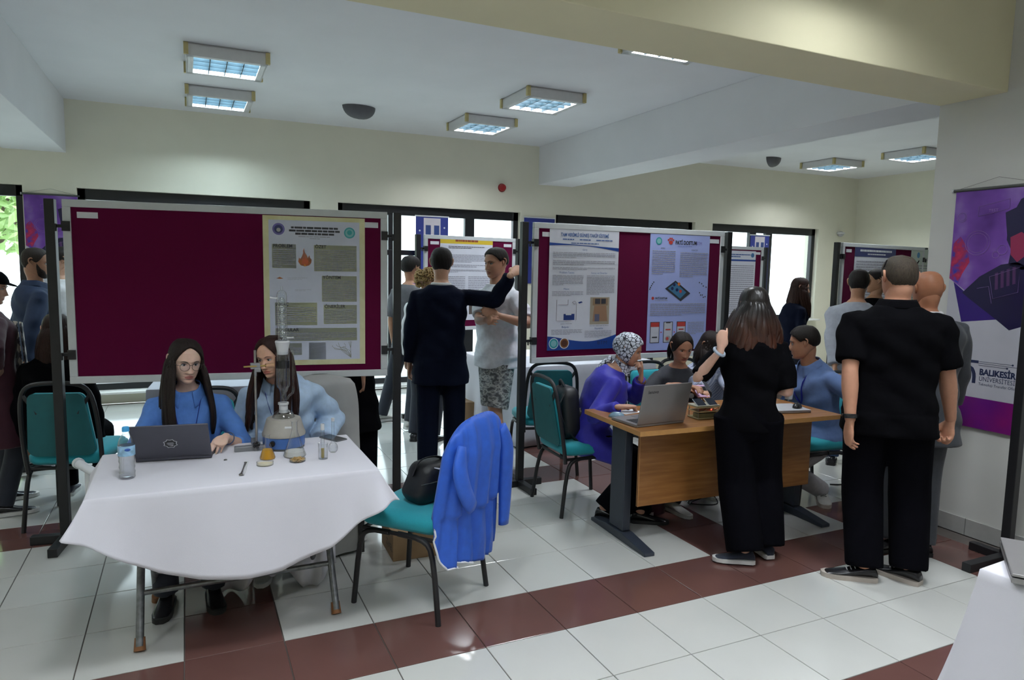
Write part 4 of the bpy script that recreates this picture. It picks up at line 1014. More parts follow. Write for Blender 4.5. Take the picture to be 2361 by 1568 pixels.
# --- boy in white
P = person('boy in a white T-shirt and grey camouflage shorts with folded arms', (0, 0), D2(112), 1.80, skin='bd8f76', hair='181210', head_at=(1143, 606, 5.72), headyaw=D2(108), headpitch=.12, RH=ond(1122, 738, 5.45), LH=ond(1150, 728, 5.42), Rpole=(.9, -.2, -.8), Lpole=(-.9, -.1, -.9), Rcurl=.7, Lcurl=.7, fine=1.1,
    top=top_of(m_tee, .82, name='t_shirt', hem=-.12, grow=.030, slgrow=.028, noise=.008), bottom=bottom_of(m_camo, name='shorts', thigh=.100, knee=.105, length=.80, grow=.008, tt=.0), shoes=shoes_of(mat('orange_trainer', (.55, .13, .02), .5), m_solew), hairstyle=short_hair('1a1411', .012, front=.074, side=.03, back=-.03), ankles={1: (onz(1160, 1092)+Vector((0, 0, .08)), D2(95)), -1: (onz(1150, 1075)+Vector((0, 0, .08)), D2(120))})
# --- woman in the headscarf
P = person('woman in a royal blue tunic and patterned headscarf, hand at her chin', (0, 0), D2(-112), 1.66, skin='b98d76', hair='2a1d18', fem=1.0, wide=1.10, sit=True, seatz=.45, lean=.42, head_at=(1450, 806, 4.86), headyaw=D2(-130), headpitch=.30, LH=ond(1478, 872, 4.84), Lpole=(-.5, .6, -1), Ld=(-.05, -.1, 1), Ln=(.9, -.5, 0), Lcurl=[.8, .9, 1, 1.1], RH=onz(1428, 938, .785), Rpole=(.7, -.3, -.6), Rn=(0, 0, 1), Rd=(.95, -.1, .0), Rcurl=.45, fine=1.2,
    top=top_of(m_tunic, 1.93, name='tunic', hem=-.30, grow=.024, slgrow=.026, noise=.006), bottom=bottom_of(m_blacktr, thigh=.10, knee=.085, hem=.08), shoes=shoes_of(m_shoeb, m_soleb), ankles={1: (onz(1392, 1196)+Vector((0, 0, .08)), D2(-130)), -1: (onz(1475, 1204)+Vector((0, 0, .08)), D2(-120))})
m_scarf = ramp_mat('black_and_white_print', 'ShaderNodeTexVoronoi', [(0, '0c1020'), (.030, 'c9cedb'), (.16, '10142a'), (.20, 'b9c2d4'), (.42, '1a2346')], rough=.55, scale=40, tex_kw={'feature': 'DISTANCE_TO_EDGE'})
m_scarf.node_tree.nodes['Color Ramp'].color_ramp.elements[2].position = .07; 
cr_ = m_scarf.node_tree.nodes['Color Ramp'].color_ramp
for e, (p, c_) in zip(cr_.elements, [(0, '0b0f22'), (.045, 'ccd2de'), (.20, '0b0f22'), (.235, 'ccd2de'), (.36, '131a3a')]): e.position = p; e.color = (*srgb(c_), 1)
q = MB()
def hj_(ph):
    a = abs(ph); return float(np.interp(a, [0, .6, .95, 1.15, 1.3, 1.7, math.pi], [.066, .060, .03, -.04, -.095, -.10, -.10]))
cap_grid(q, hj_, .020, 0, n=80, rows=18)
def wrap(u, v):
    ph = u*2*math.pi; r = .090-.01*v+.03*max(0, v-.5); return Vector((r*math.sin(ph)*.92, r*math.cos(ph)*.78-.012+.01*v, -.098-.09*v-.018*math.cos(ph)*(1-v)))
q.grid(wrap, 40, 8, closeu=True); q.tube([(0, -.10, -.10), (.02, -.15, -.20), (0, -.17, -.30)], [.05, .065, .03], 12, k=3, ell=.5, up=(0, 1, 0)); q.ell((0, -.075, .02), (.072, .06, .075), 20)
q.xform(P['Hx']); child(q, 'headscarf', m_scarf, P, sharp=180)
q = MB(); w_ = P['wr'][-1]; d_ = (P['wr'][-1]-P['el'][-1]).normalized(); e1 = d_.orthogonal().normalized(); e2 = d_.cross(e1)
q.tube([w_-d_*.025+(e1*math.cos(a)+e2*math.sin(a))*.034 for a in np.linspace(0, 6.283, 21)[:-1]], .006, 6, closed=True, ell=1.6); child(q, 'wristwatch', mat('brown_strap', (.12, .06, .03), .5), P)
# --- girl in the dark T-shirt
P = person('girl in a charcoal T-shirt with hair tied back, looking down behind the desk', (0, 0), D2(160), 1.66, skin='ab7d64', hair='17100d', fem=1.0, sit=True, seatz=.45, lean=.20, head_at=(1572, 806, 5.12), headyaw=D2(166), headpitch=.36, LH=ond(1592, 892, 4.86), RH=ond(1545, 888, 4.92), Lpole=(-.8, -.2, -.8), Rpole=(.9, -.2, -.7), Rn=(0, -.3, 1), Ln=(0, -.3, 1), Rd=(.9, -.3, 0), Ld=(-.1, -1, .1), fine=1.3,
    top=top_of(m_chartee, .85, name='t_shirt', hem=-.12, grow=.018, slgrow=.026), bottom=bottom_of(m_jean2), shoes=shoes_of(m_shoew, m_solew), hairstyle=long_hair('19120f', pony=.22, vol=.6, hl0=.066), ankles={1: (onz(1492, 1180)+Vector((0, .1, .08)), D2(170)), -1: (onz(1570, 1188)+Vector((0, .1, .08)), D2(185))})
p = P['tor'](.36)+P['rgt']*-.07+P['fwd']*.150; q = MB(); q.lathe([(0, .004), (.018, .004), (.02, 0)], 20); q.xform(T(p) @ Matrix.Rotation(D2(-90)+.0, 4, 'X')); child(q, 'pin_badge', mat('white_badge_disc', (.7, .7, .7), .4), P)
# --- girl in the striped shirt
P = person('girl in a blue striped shirt half hidden beside the woman in black', (0, 0), D2(168), 1.64, skin='b98c74', hair='1a1110', fem=1.0, sit=True, seatz=.45, lean=.22, head_at=(1640, 812, 5.36), headyaw=D2(190), headpitch=.40, LH=onz(1690, 915, .80), RH=onz(1640, 925, .80), Rn=(0, 0, 1), Ln=(0, 0, 1), fine=1.0,
    top=top_of(m_stripe, 1.8, hem=-.12, grow=.026, slgrow=.03, collar=m_stripe), bottom=bottom_of(m_jean), shoes=shoes_of(m_shoew, m_solew), hairstyle=long_hair('1c1311', length=.16, seed=12, vol=1.0, wave=.004))
# --- woman in black, standing
P = person('woman all in black with long auburn-tipped hair, standing at the desk', (0, 0), D2(-35), 1.66, skin='d8ad98', hair='150d0b', fem=1.0, wide=1.04, head_at=(1738, 706, 3.98), headyaw=D2(-28), headpitch=.2, LH=ond(1661, 808, 3.86), Lpole=(-.8, -.2, -1), Ld=(.10, .0, 1), Ln=(-.6, -1, 0), Lcurl=[.35, .8, .9, 1.0], RH=ond(1765, 880, 4.12), Rpole=(.3, -.5, -1), Rcurl=.5, fine=.8, handv=.0045,
    top=top_of(m_blackcl, .92, name='t_shirt', hem=-.10, grow=.022, slgrow=.034), bottom=bottom_of(m_blacktr, thigh=.128, knee=.118, hem=.115, grow=.016), shoes=shoes_of(m_shoen, m_solew), hairstyle=None, ankles={1: (onz(1765, 1284)+Vector((0, 0, .085)), D2(-15)), -1: (onz(1716, 1300)+Vector((0, 0, .085)), D2(55))})
m_aub = bpy.data.materials.new('dark_to_auburn_hair'); m_aub.use_nodes = True; N, L = m_aub.node_tree.nodes, m_aub.node_tree.links; b = N['Principled BSDF']; b.inputs['Roughness'].default_value = .36
tc_ = N.new('ShaderNodeTexCoord'); sp = N.new('ShaderNodeSeparateXYZ'); L.new(tc_.outputs['Object'], sp.inputs[0]); mr_ = N.new('ShaderNodeMapRange'); hz_ = P['hc'].z; mr_.inputs['From Min'].default_value = hz_-.02; mr_.inputs['From Max'].default_value = hz_-.34; L.new(sp.outputs[2], mr_.inputs[0])
nz_ = N.new('ShaderNodeTexNoise'); nz_.inputs['Scale'].default_value = 60; mpn = N.new('ShaderNodeMapping'); mpn.inputs['Scale'].default_value = (1, 1, .08); L.new(tc_.outputs['Object'], mpn.inputs[0]); L.new(mpn.outputs[0], nz_.inputs[0])
ml_ = N.new('ShaderNodeMath'); ml_.operation = 'MULTIPLY'; L.new(mr_.outputs[0], ml_.inputs[0]); L.new(nz_.outputs[0], ml_.inputs[1])
r_ = N.new('ShaderNodeValToRGB'); r_.color_ramp.elements[0].color = (.006, .0035, .003, 1); r_.color_ramp.elements[1].position = .6; r_.color_ramp.elements[1].color = (.11, .030, .012, 1); L.new(ml_.outputs[0], r_.inputs[0]); L.new(r_.outputs[0], b.inputs[0])
bp_ = N.new('ShaderNodeBump'); bp_.inputs['Strength'].default_value = .5; bp_.inputs['Distance'].default_value = .006; L.new(nz_.outputs[0], bp_.inputs['Height']); L.new(bp_.outputs[0], b.inputs['Normal'])
long_hair('150d0b', length=.30, seed=21, vol=1.55, wave=.012, m=m_aub, spread=2.2)(P)
q = MB(); w_ = P['wr'][-1]; d_ = (P['wr'][-1]-P['el'][-1]).normalized(); e1 = d_.orthogonal().normalized(); e2 = d_.cross(e1)
q.tube([w_-d_*.01+(e1*math.cos(a)+e2*math.sin(a))*.033 for a in np.linspace(0, 6.283, 21)[:-1]], .007, 6, closed=True, ell=1.3); child(q, 'wristband', mat('pale_blue_band', (.42, .5, .6), .4), P)
# --- boy in the blue polo
P = person('boy in a light blue polo with a lanyard, at the right end of the desk', (0, 0), D2(82), 1.74, skin='a97c62', hair='17120f', sit=True, seatz=.45, lean=.26, head_at=(1853, 790, 5.02), headyaw=D2(40), headpitch=.15, LH=ond(1962, 1004, 4.78), Lpole=(-.6, -.6, -.4), Ld=(.05, -.3, -1), Ln=(.2, -1, .3), RH=ond(1800, 905, 5.15), Rpole=(.6, .4, -1), fine=.9,
    top=top_of(m_polo, .95, name='polo_shirt', hem=-.11, grow=.022, slgrow=.03, collar=m_polo), bottom=bottom_of(m_beige, thigh=.10, knee=.078, hem=.066), shoes=shoes_of(m_shoew, m_solet, lace=m_dark), hairstyle=short_hair('191410', .016, front=.068, side=.03, back=-.03), ankles={1: (onz(1800, 1150)+Vector((0, 0, .085)), D2(120)), -1: (onz(1893, 1152)+Vector((0, 0, .085)), D2(140))})
lanyard(P, m_lan, .24)
# --- man in the black polo
P = person('heavy-set man in a black polo with sunglasses on his head, back to the camera', (0, 0), D2(-46), 1.80, skin='c08d73', hair='4a443d', wide=1.20, head_at=(2072, 640, 3.73), headz=-.022, headyaw=D2(-28), headpitch=.02, LH=ond(1960, 968, 3.70), Lpole=(-.3, -1, 0), Ld=(-.03, .0, -1), Ln=(-1, .3, 0), Lcurl=[.35, .4, .45, .5], RH=ond(2192, 968, 3.78), Rpole=(.3, -1, 0), Rd=(-.1, .1, -1), Rn=(1, 0, 0), Rcurl=.9, fine=.9, handv=.0045,
    top=top_of(m_blackcl, .80, name='polo_shirt', hem=-.13, grow=.028, slgrow=.034, collar=m_blackcl), bottom=bottom_of(m_blacktr, thigh=.112, knee=.098, hem=.088, grow=.018), shoes=shoes_of(m_shoeb, m_solet, lace=mat('pale_logo', (.5, .5, .5), .5)), hairstyle=short_hair('40382f', .006, front=.075, side=.02, back=-.045), ankles={-1: (onz(1990, 1336)+Vector((0, 0, .085)), D2(50)), 1: (onz(2092, 1340)+Vector((0, 0, .085)), D2(12))})
glasses(P, m_blackf, m_dlens, dy=-.03, dz=.075, tilt=-.75, r=.025, thick=.003, name='sunglasses')
q = MB(); w_ = P['wr'][-1]; d_ = (P['wr'][-1]-P['el'][-1]).normalized(); e1 = d_.orthogonal().normalized(); e2 = d_.cross(e1)
q.tube([w_-d_*.02+(e1*math.cos(a)+e2*math.sin(a))*.036 for a in np.linspace(0, 6.283, 25)[:-1]], .006, 6, closed=True, ell=2.2, up=(0, 0, 1)); child(q, 'wristwatch', m_blackf, P)
# --- bald man
P = person('bald man in a dark grey suit standing beyond the man in the black polo', (0, 0), D2(-35), 1.74, skin='a06c50', hair='3a3430', wide=1.10, head_at=(2138, 668, 4.14), headz=-.018, headyaw=D2(-25), headpitch=.1, fine=.8, RH=ond(2195, 950, 4.35), Rpole=(1, -.3, 0),
    top=top_of(m_dgrey, 1.95, name='suit_jacket', hem=-.24, grow=.028, slgrow=.026, flare=.02), bottom=bottom_of(m_dgrey, thigh=.10, knee=.085, hem=.08), shoes=shoes_of(m_shoeb, m_soleb), ankles={-1: (onz(2062, 1268)+Vector((0, 0, .08)), D2(75)), 1: (onz(2120, 1278)+Vector((0, 0, .08)), D2(50))})
q = MB(); q.tube([P['tor'](.55)+P['rgt']*.072*math.cos(a)+P['fwd']*(.066*math.sin(a)-.004) for a in np.linspace(0, 6.283, 25)[:-1]], .012, 8, closed=True, ell=1.5); child(q, 'shirt_collar', m_white, P)
# --- man in the grey blazer and his neighbour
P = person('man in a light grey blazer facing the far pinboard', (0, 0), D2(-62), 1.74, skin='b08468', hair='16120f', wide=1.08, head_at=(1980, 652, 5.9), headyaw=D2(-50), fine=.7, LH=ond(1925, 870, 5.75), Lpole=(-1, -.5, 0),
    top=top_of(m_grey, 1.95, name='blazer', hem=-.22, grow=.028, slgrow=.026, flare=.02), bottom=bottom_of(m_jean, thigh=.10), shoes=shoes_of(m_shoeb, m_soleb), hairstyle=short_hair('1a1512', .010, back=-.055))
person('dark-haired man in black beyond the grey blazer, by the far pinboard', (0, 0), D2(-70), 1.72, skin='ad8062', hair='120e0c', head_at=(2022, 648, 6.75), headyaw=D2(40), fine=.7, top=top_of(m_blackcl, 1.9, hem=-.12), bottom=bottom_of(m_jean2), shoes=shoes_of(m_shoeb, m_soleb), hairstyle=short_hair('14100e', .016, side=.03, back=-.03))
P = person('woman in a navy jacket with long brown hair by the far right window', (0, 0), D2(-110), 1.62, skin='c79c86', hair='2b1710', fem=1.0, head_at=(1846, 664, 7.3), headyaw=D2(-128), headpitch=.1, lean=.12, fine=.7, top=top_of(m_navy, 1.95, name='jacket', hem=-.16), bottom=bottom_of(m_jean2), shoes=shoes_of(m_shoeb, m_soleb), hairstyle=long_hair('2e1a12', length=.32, frontlen=.30, seed=31, vol=1.1, wave=.008)); lanyard(P, m_lan, .32, m_badge)
# --- left background
P = person('bearded man in a dark denim shirt and jeans with a badge, left background', (0, 0), D2(-68), 1.78, skin='a87d64', hair='2a221c', wide=1.06, head_at=(84, 606, 5.40), headyaw=D2(-95), headpitch=.12, LH=ond(28, 838, 5.45), RH=ond(62, 842, 5.15), Rpole=(1, -.6, 0), fine=.8,
    top=top_of(m_denimsh, 1.9, name='denim_shirt', hem=-.16, grow=.026, slgrow=.03, collar=m_denimsh), bottom=bottom_of(m_jean, thigh=.105, knee=.085, hem=.078), shoes=shoes_of(m_shoeb, m_soleb), hairstyle=short_hair('2a221d', .007, front=.076, side=.02, back=-.05), ankles={1: (onz(72, 1085)+Vector((0, 0, .08)), D2(-80)), -1: (onz(20, 1112)+Vector((0, 0, .08)), D2(-60))})
lanyard(P, m_lan, .34, m_badge)
q = MB(); q.grid(lambda u, v: (lambda ph: head_pt(ph, (lambda zt: zt+(-.1165-zt)*v)(float(np.interp(abs(ph), [0, .45, .6, 1.0, 1.35], [-.084, -.078, -.058, -.040, .0]))), .006*min(1, 4*v, 4*(1-abs(2*u-1)))))(2.7*(u-.5)), 40, 10); q.xform(P['Hx']); child(q, 'beard', hair_mat('2a221d'), P, sharp=180)
P = person('person in maroon coat, plaid flannel and dark cap, cut off at the left edge', (0, 0), D2(-60), 1.62, skin='c79c84', hair='1a1512', head_at=(-20, 662, 4.46), headyaw=D2(-95), headpitch=.2, fine=.7, RH=ond(-5, 850, 4.35), Rpole=(1, -.4, 0),
    top=top_of(m_maroonc, 1.9, name='long_coat', hem=-.42, grow=.030, flare=.06), bottom=bottom_of(m_jean2), shoes=shoes_of(m_shoeb, m_solew), hairstyle=None, ankles={1: (onz(10, 1190)+Vector((0, 0, .08)), D2(-80)), -1: (onz(15, 1155)+Vector((0, 0, .08)), D2(-70))})
q = MB(); cap_grid(q, lambda ph: .035 if abs(ph) < 1 else .01, .018, n=48, rows=10); q.tube([(-.06, .085, .045), (0, .135, .038), (.06, .085, .045)], [.012, .02, .012], 8, k=4, ell=.3); q.xform(P['Hx']); child(q, 'cap', m_blackcl, P, sharp=180)
q = MB()
for k in (1, -1):
    q.grid(lambda u, v: P['tor'](.46-.80*v)+P['rgt']*(k*(.02+.15*u))+P['fwd']*((.16+.05*v)*P['w']+.02-.05*u*u), 8, 14)
child(q, 'plaid_shirt', m_plaid, P, sharp=180, solid=.006)
P = person('long-haired person in black sitting behind the left stand, back to the camera', (0, 0), D2(-14), 1.66, skin='c79c86', hair='2b1710', fem=1.0, sit=True, seatz=.46, lean=.02, head_at=(130, 762, 4.50), headyaw=D2(10), headpitch=.2, fine=.6, top=top_of(m_blackcl, 1.9, name='sweater', hem=-.12, grow=.04, slgrow=.045), bottom=bottom_of(m_blacktr), shoes=shoes_of(m_shoen, m_solew), hairstyle=long_hair('2b1812', length=.36, seed=41, vol=1.1, wave=.008), hipoff=(0, 0, 0))
person('person in white with face half hidden between the left stand and the pinboard', (0, 0), D2(60), 1.72, skin='cba28a', hair='1a1310', fem=.5, head_at=(140, 600, 6.2), headyaw=D2(100), fine=.6, top=top_of(m_white, 1.9, hem=-.12), bottom=bottom_of(m_jean2), shoes=shoes_of(m_shoew, m_solew), hairstyle=short_hair('1b1512', .014))
# --- middle background
person('person in loose black clothes standing hidden behind the big pinboard', (0, 0), D2(-20), 1.68, skin='b98c74', hair='15100e', fem=.6, head_at=(800, 640, 5.05), RH=ond(838, 862, 4.98), Rpole=(1, -.3, 0), Rd=(0, 0, -1), Rn=(1, -.2, 0), fine=.6, top=top_of(m_blackcl, 1.95, name='long_tunic', hem=-.45, flare=.06, grow=.03), bottom=bottom_of(m_blacktr, thigh=.12, knee=.115, hem=.12), shoes=shoes_of(m_shoeb, m_soleb), hairstyle=short_hair('15100e', .014))
P = person('dark-haired boy in grey with white sneakers beside the suited man, background', (0, 0), D2(-52), 1.76, skin='b28468', hair='120e0c', head_at=(948, 618, 7.2), headyaw=D2(-58), fine=.7, top=top_of(m_greyt, .9, name='t_shirt', hem=-.12, slgrow=.03), bottom=bottom_of(m_jean2), shoes=shoes_of(m_shoew, m_solew), hairstyle=short_hair('15110f', .02, side=.03, back=-.04), ankles={1: (onz(945, 992)+Vector((0, 0, .08)), D2(-70)), -1: (onz(880, 972)+Vector((0, 0, .08)), D2(-75))}); lanyard(P, m_lan, .3)
person('person with curly blonde hair behind the shoulder of the suited man', (0, 0), D2(-40), 1.66, skin='d0a78f', hair='8a6a3c', fem=.6, head_at=(984, 648, 6.5), fine=.6, top=top_of(m_white, 1.9, hem=-.12), bottom=bottom_of(m_jean2), shoes=shoes_of(m_shoeb, m_soleb), hairstyle=curly_hair('a08454'))
# ================================================================== THINGS ON THE WHITE TABLE
m_glass = pane_mat('laboratory_glass', (.96, .975, .98), .14, .03, .92, .65)
m_frost = mat('frosted_ground_glass', (.62, .63, .64), .5, var=.03)
m_lapg = mat('space_grey_aluminium', (.10, .10, .12), .38, .6, var=.03); m_key = mat('black_keys', (.012, .012, .014), .5); m_scr = mat('lit_screen', (.02, .02, .02), .1, emit=(.55, .65, .9), estr=.7)
def laptop(label, o, ex, w, d, h, m_lid, tilt, logo=None, m_base=None, sticker=None):
    """o: hinge centre on the table, ex: direction along the hinge (left to right as seen from behind the lid)"""
    ex = Vector((ex[0], ex[1], 0)).normalized(); a = math.atan2(ex.y, ex.x)
    t = thing('laptop', label, 'laptop', o, a)
    q = MB(); q.box((0, d/2, .009), (w, d, .016)); bs = q.build('base', m_base or m_lid, t, False, bevel=.003)
    kb = MB()
    for r in range(5):
        for c in range(13): kb.box((-w*.42+w*.84*(c+.5)/13, d*.18+r*.021, .0178), (w*.84/13-.003, .017, .002))
    kb.build('keyboard', m_key, bs, False)
    q = MB(); q.box((0, d*.76, .0175), (w*.30, d*.28, .001)); q.build('touchpad', mat('touchpad_grey', (.16, .16, .17), .35), bs, False)
    R_ = Matrix.Rotation(tilt, 4, 'X'); l = MB(); l.box((0, 0, h/2), (w, .007, h)); l.xform(T((0, -.002, .017)) @ R_); ld = l.build('lid', m_lid, t, False, bevel=.003)
    q = MB(); q.box((0, .0040, h/2+.005), (w-.02, .0006, h-.03)); q.xform(T((0, -.002, .017)) @ R_); q.build('screen', m_scr, ld, False)
    if logo:
        x, z, size, txt, mt = logo; q = text_mb(txt, size, 'LEFT', 1.0, .0008); q.xform(T((0, -.002, .017)) @ R_ @ T((x, -.0042, z))); q.build('logo_lettering', mt, ld, False)
    if sticker:
        x, z, r = sticker
        for k, (rr, mm) in enumerate([(1.18, mat('sticker_white', (.6, .6, .62), .5)), (1.0, m_key)]):
            q = MB(); q.add([(x+r*rr*(1 if i % 2 else .80)*math.cos(math.pi*i/8), -.0041-.0003*k, z+r*rr*(1 if i % 2 else .80)*math.sin(math.pi*i/8)) for i in range(16)], [tuple(range(16))]); q.xform(T((0, -.002, .017)) @ R_); q.build('sticker', mm, ld, False)
        q = MB()
        for i, (dx, dz, ww) in enumerate([(0, .006, .026), (0, .0, .032), (0, -.006, .024)]): q.box((x+dx, -.0046, z+dz), (ww, .0002, .0022))
        q.add([(x-.012, -.0047, z-.010), (x+.008, -.0047, z-.017), (x+.014, -.0047, z-.011)], [(0, 1, 2)])
        q.xform(T((0, -.002, .017)) @ R_); q.build('sticker_print', MATS['sticker_white'], ld, False)
    return t
A, B_ = onz(318, 1066, TZ+.006), onz(484, 1056, TZ+.006)
laptop('grey laptop with a star-shaped sticker on its lid, open on the white table', ((A+B_)/2), (B_-A), (B_-A).length*1.06, .23, .218, m_lapg, D2(36), sticker=(-.005, .098, .027))
# water bottle
p = onz(294, 1103, TZ+.004); t = thing('water_bottle', 'clear plastic water bottle with light blue cap and label', 'bottle', p)
m_pet = pane_mat('clear_plastic', (.98, .99, 1.0), .20, .06, .9, .75)
prof = [(.0, .002), (.026, .002), (.031, .008), (.030, .02), (.0315, .03), (.0285, .04), (.0315, .052), (.0285, .064), (.0315, .076), (.030, .09), (.0325, .10), (.0325, .145), (.031, .155), (.026, .172), (.016, .188), (.012, .196), (.012, .204)]
q = MB(); q.lathe(prof, 28); q.build('bottle_body', m_pet, t)
q = MB(); q.lathe([(.0, .004)]+[(r*.96, z) for r, z in prof[1:12]]+[(.0, .140)], 28); q.build('water', pane_mat('water_fill', (.97, .985, 1.0), .10, .05), t)
q = MB(); q.lathe([(.0330, .102), (.0332, .103), (.0332, .143), (.0330, .144)], 28); lb = q.build('bottle_label', mat('pale_blue_label', (.30, .52, .72), .4, var=.35, vscale=40), t)
q = MB(); q.ell((.006, -.0318, .130), (.012, .003, .007), 12); q.build('label_emblem', mat('deep_blue_emblem', (.03, .10, .40), .4), lb)
q = MB(); q.lathe([(.0, .222), (.012, .222), (.014, .219), (.0145, .203), (.0, .203)], 24); q.build('cap', mat('light_blue_cap', (.05, .36, .72), .35), t)
# ---- Soxhlet apparatus: heating mantle, clamp stand and glassware
cm = onz(655, 1030, TZ+.004); D_ap = dep(cm)
def H_at(y): return ond(655, y, D_ap).z-cm.z            # height above the table for an image row
t = thing('heating_mantle', 'beige round heating mantle with a blue band and dark knob', 'heater', (cm.x, cm.y, TZ+.003), D2(-15))
hm = H_at(960); rt = .098
q = MB(); q.lathe([(.0, .066), (rt*1.06, .066), (rt*1.07, .075), (rt*1.0, hm*.6), (rt*.86, hm-.012), (rt*.82, hm-.002), (rt*.78, hm), (rt*.52, hm), (rt*.46, hm-.01), (rt*.30, hm-.05), (0, hm-.06)], 40); q.build('mantle_shell', mat('beige_enamel', (.36, .34, .30), .45, var=.04), t)
q = MB(); q.lathe([(rt*1.0, .012), (rt*1.03, .02), (rt*1.03, .064), (rt*1.0, .066), (0, .066)], 40); q.build('blue_band', mat('blue_enamel', (.055, .15, .42), .4), t)
q = MB(); q.lathe([(0, 0), (rt*1.0, 0), (rt*1.0, .013), (0, .013)], 40); q.build('base_plate', m_dark, t)
q = MB(); q.lathe([(0, .018), (.013, .018), (.014, .004), (.014, 0)], 18); q.xform(T((-.04, -rt*.97, .042)) @ Matrix.Rotation(D2(90), 4, 'X')); q.build('knob', m_blackf, t)
# clamp stand
m_rod = mat('brushed_steel_rod', (.35, .33, .31), .3, .9); m_cast = mat('grey_cast_iron', (.22, .225, .235), .45, .4)
rb = onz(592, 1038, TZ+.004)
t = thing('clamp_stand', 'steel clamp stand with cast foot and brass-coloured clamp', 'stand', (rb.x, rb.y, TZ+.003))
hr = ond(588, 806, dep(rb)).z-TZ
q = MB(); q.tube([(0, 0, .01), (0, 0, hr)], .0055, 12); q.build('rod', m_rod, t)
lft = onz(540, 1042, TZ+.004)-rb
q = MB(); bar(q, (0, 0, .014), (lft.x, lft.y, .014), .03, .026); bar(q, (0, 0, .014), (.14, -.015, .014), .03, .026); bar(q, (0, 0, .016), (.0, .16, .014), .03, .026); q.lathe([(0, .04), (.018, .04), (.02, 0)], 16); q.build('foot', m_cast, t, False, bevel=.004)
q = MB(); R5 = Matrix.Rotation(D2(90), 4, 'X')
for i in range(5): a = 2*math.pi*i/5; q.box((.011*math.cos(a), 0, .011*math.sin(a)), (.012, .012, .012), 0, Matrix.Rotation(-a, 3, 'Y'))
q.xform(T((-.004, -.03, .035))); q.build('thumbscrew', m_blackf, t, False, bevel=.002)
hc_ = ond(588, 842, dep(rb)).z-TZ; arm = Vector((cm.x-rb.x, cm.y-rb.y, 0))
q = MB(); q.box((0, 0, hc_), (.045, .03, .028)); q.box((.01, -.005, hc_-.02), (.03, .024, .02)); q.tube([(0, -.01, hc_-.05), (0, -.01, hc_-.02)], .007, 8); q.build('boss_head', m_cast, t, False, bevel=.004)
dA = arm.normalized(); q = MB(); q.tube([-dA*.055+Vector((0, -.012, hc_)), dA*(arm.length-.05)+Vector((0, -.012, hc_))], .0045, 10); q.build('clamp_arm', mat('brass_rod', (.40, .29, .10), .3, .8), t)
q = MB(); q.tube([dA*(arm.length-.085)+Vector((0, -.012, hc_)), dA*(arm.length-.045)+Vector((0, -.010, hc_))], [.010, .012], 12); q.build('clamp_screw', mat('copper_screw', (.60, .36, .22), .3, .8), t)
q = MB(); q.lathe([(.030, -.018), (.034, -.018), (.034, .018), (.030, .018)], 20, o=(arm.x, arm.y, hc_), close=True); q.build('clamp_jaw', m_blackf, t)
# the extractor glassware, standing in the mantle
t = thing('soxhlet_extractor', 'tall glass extractor with bulbed condenser standing in the heating mantle', 'glassware', (cm.x, cm.y, TZ+.003), D2(-20))
z_fl, z_j0, z_j1 = hm-.045, H_at(950), H_at(925)
q = MB(); q.lathe([(0, z_fl), (.03, z_fl+.004), (.052, z_fl+.03), (.055, z_fl+.048), (.045, z_fl+.068), (.022, z_fl+.085), (.016, z_j0-.002), (.016, z_j0+.01)], 30); q.build('flask', m_glass, t)
q = MB(); q.lathe([(.017, z_j0), (.021, z_j0+.003), (.021, z_j1-.012), (.026, z_j1-.010), (.026, z_j1), (.018, z_j1)], 24, close=True); q.build('ground_joint', m_frost, t)
zb, zt = H_at(890), H_at(808)
q = MB(); q.lathe([(.014, z_j1), (.015, zb-.03), (.019, zb-.01), (.030, zb+.004), (.032, zb+.012), (.032, zt-.01), (.031, zt)], 30); q.build('extraction_chamber', m_glass, t)
q = MB(); q.lathe([(0, zb+.03), (.017, zb+.03), (.018, zb+.034), (.018, zt-.005), (.016, zt)], 20); q.build('thimble', pane_mat('thimble_glass', (.88, .90, .92), .14, .1), t)
q = MB(); q.tube([(.014, 0, z_j1+.012), (.030, 0, z_j1+.035), (.048, 0, z_j1+.055), (.050, 0, zb+.05), (.050, 0, zt-.004), (.045, 0, zt+.004), (.030, 0, zt+.004)], .0055, 10, k=4); q.build('vapour_tube', m_glass, t)
q = MB(); q.tube([(-.006, 0, zb-.005), (.008, 0, zb-.025), (.02, 0, zb-.012), (.024, 0, zb+.01)], .004, 8, k=4); q.tube([(.005, .0, zb-.03), (-.006, 0, zb-.05), (.006, 0, zb-.07)], .004, 8, k=3); q.build('siphon', m_glass, t)
z2, z3 = H_at(808), H_at(782)
q = MB(); q.lathe([(.026, z2-.012), (.028, z2+.01), (.034, z3-.014), (.036, z3-.006), (.033, z3), (.024, z3)], 28, close=True); q.build('ground_joint', m_frost, t)
z4 = H_at(668)
q = MB(); q.lathe([(.018, z3), (.023, z3+.01), (.024, z3+.02), (.024, z4-.03), (.022, z4-.012), (.014, z4-.002), (.006, z4+.002), (.0055, z4+.022), (.0045, z4+.022)], 28); q.build('condenser_jacket', m_glass, t)
nb = 5; pr = []
for i in range(nb*8+1):
    f = i/(nb*8); z = z3+.012+(z4-z3-.045)*f; pr.append((.0075+.0095*math.sin(math.pi*((f*nb) % 1))**2, z))
q = MB(); q.lathe(pr, 20); q.build('condenser_bulbs', pane_mat('bulb_glass', (.93, .95, .96), .30, .05, .95, .5), t)
for zz, sg in ((H_at(686), -1), (H_at(776), 1)):
    q = MB(); q.tube([(sg*.022, 0, zz), (sg*.042, 0, zz+.001), (sg*.056, 0, zz+.003)], [.006, .0045, .006], 10, k=2); q.build('hose_barb', m_frost, t)
